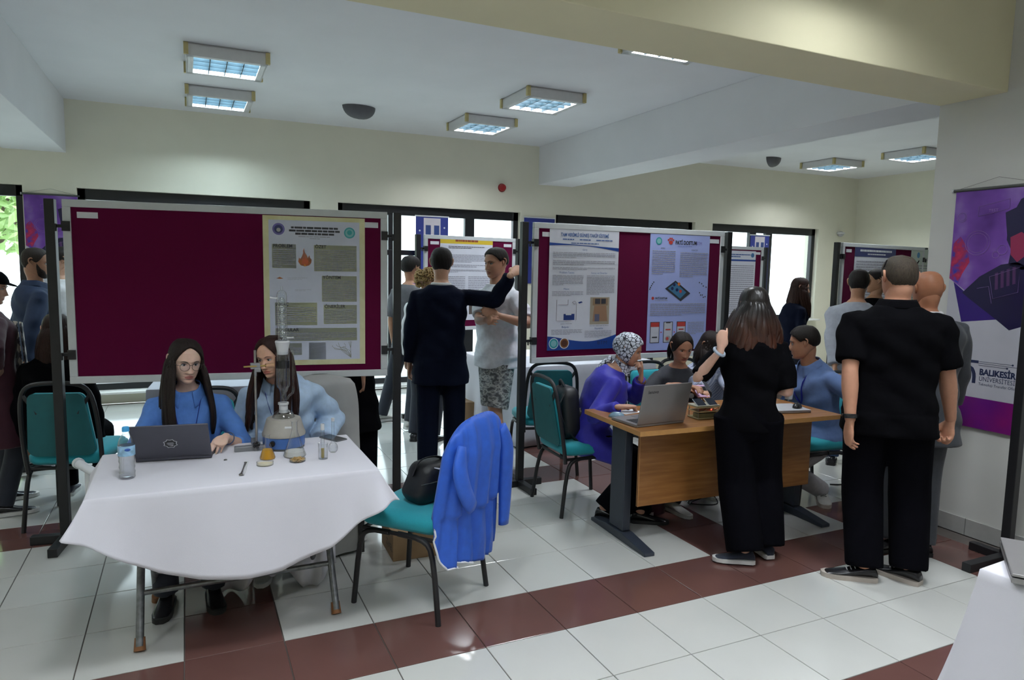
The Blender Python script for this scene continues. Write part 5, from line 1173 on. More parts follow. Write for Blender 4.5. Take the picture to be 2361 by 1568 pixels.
# ---- small glassware
def flask(name, label, x, y, hpx_top, rbase, rneck, m_fill, fill, arm=False, cat='flask'):
    p = onz(x, y, TZ+.004); t = thing(name, label, cat, p, D2(-20)); h = ond(x, hpx_top, dep(p)).z-p.z
    pr = [(0, .001), (rbase*.94, .001), (rbase, .006), (rbase*.98, .012), (rneck*1.05, h*.68), (rneck, h*.74), (rneck, h*.97), (rneck*1.25, h*.985), (rneck*1.3, h)]
    q = MB(); q.lathe(pr, 30); q.build('glass_wall', m_glass, t)
    if arm: q = MB(); q.tube([(-rneck, 0, h*.80), (-rneck-.018, 0, h*.80), (-rneck-.03, 0, h*.795)], [.006, .005, .006], 10); q.build('side_arm', m_frost, t)
    k = (fill*h-.012)/(h*.68-.012); rf = rbase*.98+(rneck*1.05-rbase*.98)*k
    q = MB(); q.lathe([(0, .003), (rbase*.92, .003), (rbase*.96, .008), (rf*.97, fill*h), (rf*.5, fill*h*1.0), (0, fill*h*1.02)], 28); q.build('contents', m_fill, t)
    return t
m_oil = mat('yellow_oil', (.62, .30, .008), .12, var=.03, spec=.6); m_powder = mat('white_powder', (.68, .67, .64), .9, bump=.5, bscale=200)
flask('conical_flask', 'small conical flask half full of orange-yellow oil', 617, 1058, 1001, .036, .0105, m_oil, .40)
flask('filter_flask', 'large conical filter flask with side arm holding white powder', 680, 1052, 968, .052, .0140, m_powder, .16, True)
def dish(label, x, y, r, kind):
    p = onz(x, y, TZ+.004); t = thing('petri_dish', label, 'dish', p)
    q = MB(); q.lathe([(0, .001), (r, .001), (r, .015), (r-.0015, .015), (r-.0015, .002), (0, .002)], 36); q.build('glass_dish', m_glass, t)
    if kind == 'powder':
        q = MB(); q.lathe([(0, .0025), (r*.96, .0025), (r*.95, .007), (r*.5, .009), (0, .0095)], 32); q.build('contents', mat('cream_powder', (.62, .56, .40), .9, bump=.4, bscale=250), t)
    else:
        q = MB(); R0 = random.Random(5)
        for _ in range(130):
            a, rr = R0.uniform(0, 6.28), r*.86*math.sqrt(R0.random()); c = Vector((rr*math.cos(a), rr*math.sin(a), .006+R0.uniform(0, .014)*(1-rr/r*.6))); q.ell(c, (.0075, .003, .0024), 8, 0, Matrix.Rotation(R0.uniform(0, 6.28), 3, 'Z') @ Matrix.Rotation(R0.uniform(-.4, .4), 3, 'Y'))
        tag(q.build('dried_seeds', mat('tan_seeds', (.42, .27, .10), .7, var=.3, vscale=60), t), kind='stuff')
dish('flat glass dish of pale cream powder', 611, 1072, .037, 'powder'); dish('flat glass dish heaped with brown dried seeds', 686, 1064, .036, 'seed')
# beaker with test tube
p = onz(745, 1058, TZ+.004); t = thing('beaker', 'small glass beaker with a test tube standing in it', 'beaker', p); hb = ond(745, 1022, dep(p)).z-p.z
q = MB(); q.lathe([(0, .001), (.021, .001), (.022, .004), (.022, hb), (.024, hb+.002)], 26); q.build('glass_wall', m_glass, t)
t = thing('test_tube', 'test tube with yellow liquid leaning in the small beaker', 'test tube', p+Vector((-.002, -.002, .003))); ht = ond(745, 976, dep(p)).z-p.z
q = MB(); q.lathe([(0, 0), (.006, .002), (.0085, .009), (.0085, ht-.004), (.0105, ht-.002)], 20); q.build('glass_wall', m_glass, t)
q = MB(); q.lathe([(0, .001), (.0055, .003), (.0077, .009), (.0077, .048), (0, .048)], 18); q.build('liquid', mat('pale_yellow_liquid', (.58, .44, .12), .2), t)
q = MB(); q.lathe([(.0086, ht-.03), (.0090, ht-.028), (.0090, ht-.003), (.0086, ht-.001)], 18); q.build('frosted_band', m_frost, t)
# volumetric flask
p = onz(768, 1043, TZ+.004); t = thing('volumetric_flask', 'round-bellied flask with long stoppered neck', 'flask', p); hv = ond(768, 962, dep(p)).z-p.z
q = MB(); q.lathe([(0, .001), (.014, .001), (.021, .010), (.0235, .024), (.020, .038), (.010, .050), (.007, .060), (.0068, hv-.016)], 24); q.build('glass_wall', m_glass, t)
q = MB(); q.lathe([(0, hv), (.008, hv), (.0085, hv-.006), (.0065, hv-.016), (0, hv-.016)], 16); q.build('stopper', m_frost, t)
# phone, spatula, rod, speck
p = onz(768, 1012, TZ+.004); t = thing('mobile_phone', 'dark phone lying at the far corner of the white table', 'phone', p, D2(28))
q = MB(); q.box((0, 0, .004), (.070, .145, .008)); q.build('case', mat('grey_phone_edge', (.16, .16, .17), .3, .5), t, False, bevel=.003); q = MB(); q.box((0, 0, .0084), (.064, .138, .0006)); q.build('screen', mat('black_glass', (.006, .006, .008), .05), t, False)
a, b = onz(556, 1096, TZ+.006), onz(566, 1068, TZ+.006)
t = thing('measuring_spoon', 'small steel double-ended spoon on the white cloth', 'spoon', a); d = b-a; q = MB(); q.tube([(0, 0, .004), d*.5+Vector((0, 0, .006)), d+Vector((0, 0, .004))], [.0035, .0028, .0035], 8); q.build('handle', m_rod, t)
q = MB(); q.ell((0, 0, .004), (.010, .010, .004), 14); q.build('bowl', m_rod, t); q = MB(); q.ell(d+Vector((0, 0, .004)), (.007, .007, .003), 12); q.build('bowl', m_rod, t)
a, b = onz(562, 1095, TZ+.006), onz(571, 1065, TZ+.006); q = MB(); q.tube([(0, 0, 0), b-a], .0032, 10, cap='round'); o = q.build('stirring_rod', m_frost, None, loc=a); tag(o, 'thin white glass stirring rod beside the steel spoon', 'rod')
p = onz(520, 1061, TZ+.0045); q = MB(); q.lathe([(0, .004), (.006, .004), (.008, .001), (.008, 0)], 14); tag(q.build('bottle_cap', m_dark, None, loc=p), 'tiny dark cap lying between the laptop and the spoon', 'cap')
# rolled paper tube poking out behind the left end of the table
p = ond(205, 1082, 3.55); t = thing('rolled_banner', 'white rolled tube poking out behind the left end of the table', 'roll', p); d = (ond(180, 1068, 3.62)-p); e = ond(232, 1098, 3.45)-p
q = MB(); q.tube([e*2.2, d], .022, 14); q.build('tube', m_paper, t); q = MB(); q.tube([d*.86, d*1.05], .028, 14); q.build('end_cap', m_alu, t); q = MB(); q.add([e*.3, d*.4, d*.45+Vector((0, 0, -.16)), e*.5+Vector((0, 0, -.11))], [(0, 1, 2, 3)]); q.build('loose_sheet', m_paper, t, False, solid=.002)
# ================================================================== CHAIR WITH JACKET AND BAG, CARTON
m_jack = fab('bright_blue_jacket', (.018, .105, .56), .55, bump=.5, bscale=25); m_pipe = mat('white_piping', (.72, .74, .78), .6)
Mc = T((-.105, .593, 0)) @ rz(D2(39))
t = thing('jacket', 'bright blue jacket with white trim draped over the chair back', 'jacket', (-.105, .593, 0), D2(39))
def bk(x, z, d): return Vector((x, -.215-.16*(z-.40)-d, z))
q = MB()
def jk(u, v):
    """closed garment shell around the chair back: u around (0 = seat side, .5 = back), v down"""
    th = 2*math.pi*u-math.pi/2; cx, cy = math.cos(th), math.sin(th)          # cx: -1 left .. 1 right, cy > 0 seat side
    bkf = max(0, -cy)
    hem = .50+.05*cx if cy > .25 else (.50-.26*min(1, (.25-cy)/.9)-.05*math.sin(cx*3.0)+.09*max(0, cx))
    top = .965-.085*abs(cx)**2.4
    z = top+(hem-top)*v**.92; s_ = min(1, v*5)
    hw = .262+.02*v; dp = (.062 if z > .52 else .040)*s_**.5; f = (.017*math.sin(cx*17+.8)+.010*math.sin(cx*33+v*4))*(.25+v)*(.4+bkf)
    p = bk(hw*np.sign(cx)*abs(cx)**.8*(.93+.07*s_), z, .012-dp*cy+f*bkf+.05*v*bkf+(.055 if z < .52 else 0)*min(1, max(0, (.52-z)/.2))*(1 if cy > 0 else .3))
    return p
q.grid(jk, 96, 44, closeu=True); q.build('jacket_body', m_jack, t, sharp=180, solid=.006)
def slv(pts, r): q = MB(); q.tube(pts, r, 14, k=4, ell=.5, up=(0, 1, 0)); return q.build('sleeve', m_jack, t, sharp=180)
slv([bk(.20, .87, .05), bk(.245, .76, .07), bk(.258, .62, .085), bk(.252, .47, .11), bk(.24, .35, .13)], [.03, .055, .058, .050, .042])
slv([bk(-.215, .86, .06), bk(-.245, .76, .085), bk(-.225, .66, .115), bk(-.17, .575, .135)], [.03, .050, .05, .042])
q = MB(); q.tube([Vector(jk(u, 1.0))+Vector((0, -.004, -.002)) for u in np.linspace(.50, .97, 36)], .005, 8); q.build('white_trim', m_pipe, t)
# black bag on the seat
t = thing('shoulder_bag', 'black zipped bag lying on the seat against the jacket', 'bag', tuple(Mc @ Vector((.05, -.03, .492))), D2(39-18))
m_bag = fab('black_nylon', (.006, .007, .009), .5, sheen=0)
q = MB(); pillow(q, rrect(.32, .24, .20, .06), .15, lambda x, z, d: (x, d-.03*z, z), .25); q.build('bag_body', m_bag, t, sharp=80)
q = MB(); q.tube([(-.13, .0, .14), (-.10, -.02, .215), (-.02, -.03, .225), (.05, -.02, .20)], .012, 8, k=4, ell=.3, up=(0, 0, 1)); q.build('handle', m_bag, t)
for k in (0, 1): q = MB(); q.tube([(-.055+.0*k, -.055-.018*k, .190-.008*k), (-.01, -.075-.018*k, .178-.008*k)], .004, 6); q.build('reflective_strip', m_pipe, t)
q = MB(); q.tube([(-.13, -.07, .11), (0, -.103, .12), (.12, -.075, .11)], .003, 6, k=4); q.build('zip', m_dark, t)
# carton
pb = onz(906, 1296); c2_ = onz(876, 1240); d1 = (onz(1022, 1279)-pb).normalized()
t = thing('cardboard_box', 'brown cardboard carton on the floor under the jacket chair', 'box', pb, math.atan2(d1.y, d1.x))
m_card = mat('brown_cardboard', (.26, .165, .085), .8, var=.08, vscale=12)
hb = .155
q = MB(); q.box((.19, .15, hb/2), (.38, .30, hb)); q.build('carton', m_card, t, False, bevel=.003)
for k in (0, 1): q = MB(); q.box((.19, .076+.150*k, hb+.002), (.378, .145, .003)); q.build('flap', m_card, t, False)
q = MB(); q.box((.19, .15, hb+.0045), (.378, .05, .001)); q.build('tape_strip', mat('clear_tape', (.36, .27, .16), .25), t, False)
q = text_mb('ZyXEL', .055, 'LEFT'); q.xform(T((-.001, .165, .05)) @ rz(D2(-90))); q.build('printed_name', mat('black_print', (.02, .02, .02), .7), t, False)
p = onz(1108, 990); t = thing('cardboard_box', 'plain brown carton on the floor behind the legs of the suited man', 'box', p, D2(-8))
q = MB(); q.box((0, .15, .14), (.34, .28, .28)); q.build('carton', m_card, t, False, bevel=.003)
for k in (0, 1): q = MB(); q.box((0, .08+.14*k, .282), (.336, .135, .003)); q.build('flap', m_card, t, False)
# ================================================================== ON AND AROUND THE DESK
m_silv = mat('silver_laptop', (.30, .29, .29), .35, .5, var=.02)
A, B_ = onz(1462, 988, DZ), onz(1582, 974, DZ)
laptop('silver laptop with brand lettering, open at the left end of the desk', (A+B_)/2+Vector((0, 0, .001)), (B_-A), .36, .245, .245, m_silv, D2(13), (-.145, .195, .028, 'lenovo', mat('dark_lettering', (.05, .05, .055), .3)))
def mouse(label, p, yaw, m):
    t = thing('computer_mouse', label, 'mouse', p, yaw); q = MB(); q.ell((0, 0, .0), (.030, .052, .034), 20); v_ = np.array(q.v); v_[:, 2] = np.maximum(v_[:, 2], 0); q.v = [tuple(x) for x in v_]; q.build('shell', m, t, sharp=180)
    q = MB(); q.tube([(0, .022, .029), (0, .036, .024)], .0045, 8); q.build('scroll_wheel', m_dark, t)
mouse('pale blue-grey mouse at the left end of the desk', onz(1422, 962, DZ)+Vector((0, 0, .001)), D2(60), mat('blue_grey_plastic', (.16, .26, .34), .25))
t = thing('paper_sheet', 'white paper tucked beside the silver laptop', 'paper', onz(1450, 950, DZ)+Vector((0, 0, .0015)), D2(10)); q = MB(); q.box((0, 0, 0), (.15, .10, .002)); q.build('sheet', m_paper, t, False)
# solar tracker model: stacked plates with two small panels
p = onz(1622, 962, DZ); t = thing('solar_model', 'small stacked wooden model with two little solar panels and wiring, on the desk', 'model', p+Vector((0, 0, .001)), D2(-4))
m_ply = mat('pale_plywood', (.46, .38, .20), .55, var=.1)
for z in (.004, .045, .072): q = MB(); q.box((0, 0, z), (.165, .11, .006)); q.build('plate', m_ply, t, False, bevel=.001)
for sx in (-1, 1):
    for sy in (-1, 1): q = MB(); q.tube([(sx*.075, sy*.048, 0), (sx*.075, sy*.048, .075)], .003, 8); q.build('spacer', m_rod, t)
q = MB(); q.box((0, -.02, .022), (.15, .06, .026)); q.build('battery_pack', mat('olive_shell', (.16, .15, .07), .4), t, False, bevel=.004)
q = MB(); q.box((0, .0, .080), (.17, .10, .008)); q.build('top_cover', mat('cream_shell', (.60, .58, .48), .4), t, False, bevel=.003)
for sx in (-1, 1):
    q = MB(); q.box((sx*.042, -.012, .098), (.060, .070, .004), 0, Matrix.Rotation(.5, 3, 'X')); pn = q.build('solar_panel', mat('dark_cell', (.01, .016, .035), .12), t, False)
    q = MB(); q.box((sx*.042, -.0105, .0955), (.066, .076, .004), 0, Matrix.Rotation(.5, 3, 'X')); q.build('panel_frame', m_alu, pn, False)
q = MB()
for i in range(5): q.tube([(-.06+.03*i, -.03, .05), (-.05+.03*i, -.045, .062), (-.045+.03*i, -.03, .07)], .0022, 6, k=3)
q.build('wiring', mat('red_wire', (.45, .06, .04), .4), t)
q = MB(); q.ell((.03, -.035, .055), (.004, .004, .004), 8); q.build('indicator', mat('red_led', (.5, .02, .01), .3, emit=(1, .08, .04), estr=6), t)
q = MB(); q.ell((0, .03, .104), (.004, .004, .007), 8); q.build('indicator', mat('amber_led', (.6, .3, .05), .3, emit=(1, .55, .15), estr=8), t)
p = ond(1616, 902, 4.86); t = thing('mobile_phone', 'phone in a pink case held by the girl in the charcoal T-shirt', 'phone', p, D2(-20)); q = MB(); q.box((0, 0, 0), (.085, .14, .009), 0, Matrix.Rotation(.45, 3, 'X')); q.build('case', mat('pink_case', (.55, .35, .55), .4), t, False, bevel=.003); q = MB(); q.box((.015, -.0035, .0055), (.05, .10, .001), 0, Matrix.Rotation(.45, 3, 'X')); q.build('screen', MATS['black_glass'], t, False)
p = onz(1818, 920, DZ); t = thing('paper_cup', 'white paper cup on the desk behind the woman in black', 'cup', p+Vector((0, 0, .001))); q = MB(); q.lathe([(0, 0), (.026, 0), (.036, .085), (.038, .087), (.035, .085), (.025, .003)], 24); q.build('cup_wall', m_paper, t); q = MB(); q.lathe([(.0365, .084), (.0385, .086), (.0365, .089)], 24, close=True); q.build('rim', m_paper, t)
p = onz(1822, 946, DZ); laptop('second laptop at the right end of the desk, mostly hidden by the woman in black', p+Vector((-.04, .02, .001)), (-.6, -.8), .33, .22, .21, m_silv, D2(-20)) if False else None
t = thing('laptop', 'closed silver laptop at the right end of the desk with a black mouse on it', 'laptop', p+Vector((-.07, .03, .001)), D2(-12)); q = MB(); q.box((0, 0, .006), (.33, .22, .012)); q.build('base', m_silv, t, False, bevel=.003); q = MB(); q.box((0, 0, .0165), (.33, .22, .007)); q.build('lid', mat('pale_lid', (.5, .51, .54), .3), t, False, bevel=.002)
mouse('black mouse on the closed laptop at the right end of the desk', onz(1838, 937, DZ+.03)+Vector((0, 0, -.008)), D2(-60), m_blackf)
# backpack on the chair
t = thing('backpack', 'black backpack standing on the seat against the chair back', 'backpack', (1.215, 1.50, .492), D2(-92))
q = MB(); pillow(q, rrect(.27, .22, .36, .07), .13, lambda x, z, d: (x, d, z), .25); q.build('main_compartment', m_bag, t, sharp=60)
q = MB(); pillow(q, rrect(.20, .18, .18, .04), .05, lambda x, z, d: (x, .085+d, z+.03), .2); q.build('front_pocket', m_bag, t, sharp=60)
q = MB(); q.tube([(-.04, -.02, .35), (0, -.04, .40), (.04, -.02, .35)], .010, 8, k=4); q.build('top_handle', m_bag, t)
for s in (-1, 1): q = MB(); q.tube([(s*.08, -.05, .33), (s*.10, -.10, .22), (s*.12, -.03, .06), (s*.15, .06, -.03 if s > 0 else .02)], .014, 8, k=4, ell=.4); q.build('strap', m_bag, t)
# carrier bag and cables under the desk
p = onz(1512, 1192); t = thing('carrier_bag', 'white and plum carrier bag on the floor under the desk', 'bag', p+Vector((0, .12, 0)), D2(-10))
q = MB(); m_cb = [mat('white_plastic_bag', (.55, .53, .55), .35, bump=.5, bscale=18), mat('plum_plastic_bag', (.06, .012, .03), .3, bump=.5, bscale=18)]
def cb(a, b): th = 2*math.pi*a; k = 1+.05*math.sin(th*5+b*4); return (.15*k*math.cos(th)*(1-.25*b*b), .09*k*math.sin(th)*(1-.35*b*b), .34*b)
q.grid(cb, 36, 14, closeu=True); q.m = [1 if i//36 < 8 else 0 for i in range(len(q.f))]; q.build('bag_wall', m_cb, t, sharp=180)
for s in (-1, 1): q = MB(); q.tube([(-.05, s*.05, .33), (-.02, s*.03, .47), (.02, s*.03, .47), (.05, s*.05, .33)], .008, 8, k=4, ell=.4); q.build('bag_handle', m_cb[0], t)
p = onz(1590, 1165); q = MB(); q.tube([(0, 0, .006), (.05, .03, .012), (.12, -.02, .06), (.18, .04, .10), (.24, .02, .03), (.20, -.06, .006), (.10, -.05, .006), (.02, .05, .006), (.32, .12, .006)], .004, 8, k=5); tag(q.build('power_cable', m_blackf, None, loc=p), 'looped black cable on the floor under the desk', 'cable')
p = onz(1948, 1118); q = MB(); q.tube([(-.12, .04, .006), (-.04, .0, .008), (.05, .0, .014), (.12, .06, .008), (.4, .3, .006)], .006, 8, k=4); tag(q.build('power_cable', m_blackf, None, loc=p), 'black cable on the floor right of the polo boy chair', 'cable')
# laptop on the right-hand table
p = onz(2350, 1335, .745); t = thing('laptop', 'closed laptop cut off by the right edge on the white cloth', 'laptop', p+Vector((.15, -.01, .001)), D2(35)); q = MB(); q.box((0, 0, .009), (.34, .24, .017)); q.build('base', m_silv, t, False, bevel=.003); q = MB(); q.box((0, .115, .019), (.28, .008, .006)); q.build('hinge', m_key, t, False); l = MB(); l.box((0, .0, .026), (.34, .24, .009)); l.build('lid', m_silv, t, False, bevel=.003); pass
# ================================================================== POSTERS AND BANNERS (flat print on real sheets)
m_ink = mat('grey_ink', (.34, .34, .40), .6); m_ink2 = mat('dark_ink', (.035, .035, .045), .6); m_blueink = mat('blue_ink', (.05, .12, .34), .6)
def C(n, c, rough=.4): return mat('print_'+n, c, rough, var=.03, vscale=8)
bpy.context.view_layer.update()
def onboard(b, x, y, yl=-.012):
    Mi = b.matrix_world.inverted(); o = Mi @ CAM; d = Mi.to_3x3() @ ray(x, y); t = (yl-o.y)/d.y; p = o+d*t; return p.x, p.z
class Poster:
    """sheet hanging in its own XZ plane facing -Y; positions as fractions from the top left corner"""
    def __init__(s, name, label, cat, Mx, w, h, m, group=None, mesh=True, thick=.0015):
        s.w, s.h = w, h; s.t = thing(name, label, cat, group=group); s.t.matrix_world = Mx; s.k = 0; s.seed = random.Random(hash(label) % 999 if False else len(label))
        if mesh: q = MB(); q.box((w/2, 0, h/2), (w, thick, h)); s.sheet = q.build('sheet', m, s.t, False)
    def P(s, fx, fz): return (fx*s.w, -(.0012+.0004*s.k), (1-fz)*s.h)
    def poly(s, pts, m, name='print', layer=1): s.k = layer; q = MB(); q.add([s.P(*p) for p in pts], [tuple(range(len(pts)))[::-1]]); return q.build(name, m, s.t, False)
    def rect(s, x0, z0, x1, z1, m, name='print', layer=1): return s.poly([(x0, z0), (x1, z0), (x1, z1), (x0, z1)], m, name, layer)
    def disc(s, fx, fz, r, m, name='emblem', layer=2, asp=1): n = 28; return s.poly([(fx+r*math.cos(2*math.pi*i/n)/s.w, fz+asp*r*math.sin(2*math.pi*i/n)/s.h) for i in range(n)], m, name, layer)
    def text(s, fx, fz, size, body, m, align='LEFT', squeeze=1.0, bold=0, layer=3, name='lettering'):
        s.k = layer; q = text_mb(body, size, align, squeeze, bold); x, y, z = s.P(fx, fz); q.xform(T((x, y, z))); return q.build(name, m, s.t, False)
    def lines(s, x0, z0, x1, z1, n, m, layer=3, fill=.5, ragged=True, name='body_text'):
        s.k = layer; q = MB(); R0 = s.seed
        for i in range(n):
            z = z0+(z1-z0)*(i+.5)/n; hh = (z1-z0)/n*fill/2; x = x0; end = x1 if (i < n-1 or not ragged) else x0+(x1-x0)*R0.uniform(.3, .8)
            while x < end-.006:
                wl_ = min(end, x+R0.uniform(.02, .075)*.65/s.w*1.0); q.add([s.P(x, z-hh), s.P(wl_, z-hh), s.P(wl_, z+hh), s.P(x, z+hh)], [(3, 2, 1, 0)]); x = wl_+.006
        o = q.build(name, m, s.t, False); o['kind'] = 'stuff'; return o
def poster_on(b, px, label, m, h=None, **k):
    (x0, zt), (x1, zt2) = onboard(b, *px[0]), onboard(b, *px[1]); zb = onboard(b, *px[2])[1] if len(px) > 2 else zt-h
    zt = (zt+zt2)/2; return Poster('poster', label, 'poster', b.matrix_world @ T((x0, -.0125, zb)), x1-x0, zt-zb, m, 'research posters', **k)
m_vellum = ramp_mat('mottled_yellow_border', 'ShaderNodeTexNoise', [(.3, (.66, .62, .32)), (.55, (.78, .76, .48)), (.75, (.70, .62, .34))], rough=.3, scale=7, const=False)
pw = C('lilac_white', (.68, .71, .84), .28); py = C('pale_olive', (.58, .60, .36), .4); ptl = C('teal', (.03, .34, .36)); pnv = C('navy', (.02, .03, .12)); pwh = C('white', (.75, .77, .8)); por = C('orange', (.72, .20, .03)); por2 = C('deep_orange', (.50, .10, .03))
# --- poster on the big board
Q = poster_on(b1, [(605, 497), (841, 503), (720, 841)], 'poster with a mottled yellow border and a flame picture', m_vellum)
Q.rect(.055, .028, .945, .965, pw, 'white_field')
Q.disc(.150, .088, .036, C('violet_ring', (.16, .14, .40))); Q.disc(.150, .088, .025, pnv, layer=3); Q.disc(.150, .093, .012, C('owl_grey', (.45, .45, .42)), layer=4)
Q.disc(.845, .100, .034, ptl); Q.disc(.845, .100, .026, C('pale_teal', (.25, .55, .56)), layer=3); Q.disc(.845, .098, .015, ptl, layer=4)
for i, (a, b) in enumerate([(.27, .73), (.25, .75), (.31, .69)]): Q.lines(a, .066+.020*i, b, .084+.020*i, 1, m_ink2, fill=.72, ragged=False, name='title_line')
Q.lines(.34, .130, .66, .137, 1, m_ink, fill=.6, ragged=False); Q.lines(.45, .143, .55, .149, 1, m_ink, fill=.6, ragged=False)
for (x0, z0, x1, z1, hd, n) in [(.085, .187, .315, .345, 'PROBLEM', 9), (.49, .187, .915, .362, 'ÖZET', 11), (.565, .393, .915, .568, 'YÖNTEM', 11), (.105, .575, .515, .728, 'AMAÇ', 8), (.58, .590, .915, .720, 'ÖNERİLER', 7), (.105, .748, .915, .835, 'BULGULAR', 4), (.105, .850, .36, .930, '', 5)]:
    Q.rect(x0, z0, x1, z1, py, 'text_panel')
    if hd: Q.text(x0+.010, z0+.021, .028, hd, m_ink2, squeeze=.95, bold=.0006)
    Q.lines(x0+.012, z0+.028, x1-.012, z1-.005, n, m_ink, fill=.42)
fl = [(.335, .300), (.345, .272), (.355, .283), (.372, .265), (.385, .240), (.382, .228), (.393, .208), (.398, .235), (.42, .258), (.43, .275), (.445, .255), (.452, .275), (.467, .285), (.462, .308), (.44, .325), (.40, .332), (.36, .325)]
Q.poly(fl, por, 'flame'); Q.poly([(.375, .320), (.37, .295), (.395, .268), (.41, .285), (.42, .278), (.44, .300), (.43, .322), (.41, .33), (.395, .318)], por2, 'flame', 2); Q.poly([(.39, .328), (.395, .312), (.405, .32), (.412, .33)], C('amber', (.85, .36, .05)), 'flame', 3)
Q.poly([(.12, .415), (.155, .403), (.19, .415), (.155, .418)], por, 'mound'); Q.lines(.23, .405, .42, .425, 2, C('faint_grey', (.42, .43, .5)), fill=.2); Q.lines(.30, .485, .46, .498, 2, C('faint_grey', (.42, .43, .5)), fill=.3)
m_blos = ramp_mat('print_white_blossom', 'ShaderNodeTexVoronoi', [(0, 'f0f1ea'), (.42, 'd9dccd'), (.55, '6f8040'), (.75, '35431f')], rough=.4, scale=32, const=False)
Q.rect(.43, .848, .60, .962-.0, m_blos, 'blossom_photo')
s_ = C('stem_grey', (.30, .30, .26)); Q.k = 2; q = MB()
for i in range(7): a = .68+.02*i; q.tube([Q.P(.855, .955), Q.P(.80-.01*i+.03*(i % 3), .91-.003*i), Q.P(a, .885+.012*math.sin(i*2)), Q.P(a-.015, .868+.02*math.sin(i*1.7))], .0011, 4, k=2)
for x, z in [(.855, .955), (.85, .90), (.845, .84), (.83, .845), (.86, .842)][1:]: q.tube([Q.P(.852, .95), Q.P(.85, .89), Q.P(x, z)], .0011, 4, k=2)
q.build('flower_drawing', s_, Q.t)
# --- left poster on the second board
Q = poster_on(b2, [(1268, 518), (1428, 528), (1330, 806)], 'white poster with blue waves about a solar tracker, left on its board', C('poster_white', (.74, .76, .84), .28))
bl = C('royal_blue', (.012, .06, .30))
Q.text(.5, .082, .036, 'TAM VERİMLİ GÜNEŞ TAKİP SİSTEMİ', m_blueink, 'CENTER', .70, .0008); Q.lines(.18, .098, .34, .112, 1, m_blueink, fill=.6, ragged=False); Q.lines(.42, .098, .58, .112, 1, m_blueink, fill=.6, ragged=False); Q.lines(.66, .098, .90, .112, 1, m_blueink, fill=.6, ragged=False); Q.lines(.30, .128, .70, .140, 1, m_blueink, fill=.6, ragged=False)
n = 20; up_ = [(i/n, .135+.028*(i/n)) for i in range(n+1)]; lo_ = [(i/n, .158+.028*(i/n)**2*1.2-.012*math.sin(math.pi*i/n)) for i in range(n+1)]; Q.poly(up_+lo_[::-1], bl, 'blue_wave')
Q.text(.5, .192, .020, 'Giriş', m_blueink, 'CENTER')
for z0, z1, k in [(.205, .255, 4), (.270, .312, 3), (.325, .350, 2)]: Q.lines(.05, z0, .95, z1, k, m_ink, fill=.42)
Q.text(.25, .378, .020, 'Problem Tanımı', m_blueink, 'CENTER'); Q.text(.72, .378, .020, 'Sonuç ve Öneriler', m_blueink, 'CENTER')
Q.lines(.05, .388, .49, .475, 7, m_ink, fill=.42); Q.lines(.54, .388, .95, .55, 13, m_ink, fill=.42)
Q.text(.25, .510, .020, 'Metot', m_blueink, 'CENTER'); Q.lines(.05, .520, .49, .562, 4, m_ink, fill=.42)
Q.rect(.22, .705, .375, .755, C('circuit_blue', (.012, .04, .20)), 'circuit_board'); Q.rect(.25, .70, .33, .715, pwh, 'circuit_board', 2); Q.poly([(.42, .612), (.47, .603), (.49, .612), (.44, .622)], C('circuit_blue', (.012, .04, .20)), 'servo')
q = MB(); Q.k = 2
for pts in [[(.12, .59), (.12, .76), (.33, .76)], [(.14, .63), (.28, .63), (.28, .59)], [(.40, .62), (.40, .755)], [(.34, .61), (.37, .60), (.40, .612), (.37, .625), (.34, .61)]]: q.tube([Q.P(*p) for p in pts], .0012, 4)
q.build('wiring_diagram', C('wire_grey', (.22, .16, .18)), Q.t)
Q.rect(.60, .57, .885, .795, C('photo_beige', (.40, .35, .27)), 'photograph'); Q.poly([(.66, .64), (.84, .64), (.86, .77), (.64, .77)], C('photo_wood', (.36, .21, .13)), 'photograph', 2); Q.rect(.635, .578, .86, .638, C('photo_tan', (.30, .20, .12)), 'photograph', 3)
Q.rect(.67, .582, .745, .625, m_ink2, 'solar_cell', 4); Q.rect(.76, .582, .83, .625, m_ink2, 'solar_cell', 4); Q.rect(.67, .71, .74, .77, C('photo_slate', (.12, .13, .20)), 'photograph', 3)
Q.lines(.18, .782, .34, .79, 1, m_ink, fill=.5, ragged=False); Q.lines(.60, .803, .88, .811, 1, m_ink, fill=.5, ragged=False); Q.text(.25, .818, .020, 'Bulgular', m_blueink, 'CENTER'); Q.lines(.05, .830, .49, .875, 4, m_ink, fill=.42); Q.text(.74, .835, .020, 'Kaynaklar', m_blueink, 'CENTER'); Q.lines(.53, .845, .93, .905, 9, m_ink, fill=.4)
up_ = [(i/n, .885+.06*math.sin(math.pi*(i/n)*.8)**1.5-.03*(i/n)**2) for i in range(n+1)]; Q.poly(up_+[(1, 1), (0, 1)], bl, 'blue_wave')
for fx, c1, c2 in [(.09, ptl, C('pale_teal', (.25, .55, .56))), (.24, C('umber', (.25, .10, .03)), C('dark_umber', (.09, .03, .015)))]: Q.disc(fx, .944, .042, pwh); Q.disc(fx, .944, .036, c1, layer=3); Q.disc(fx, .944, .025, c2, layer=4)
Q.text(.72, .962, .040, 'BTM', pnv, squeeze=1.2)
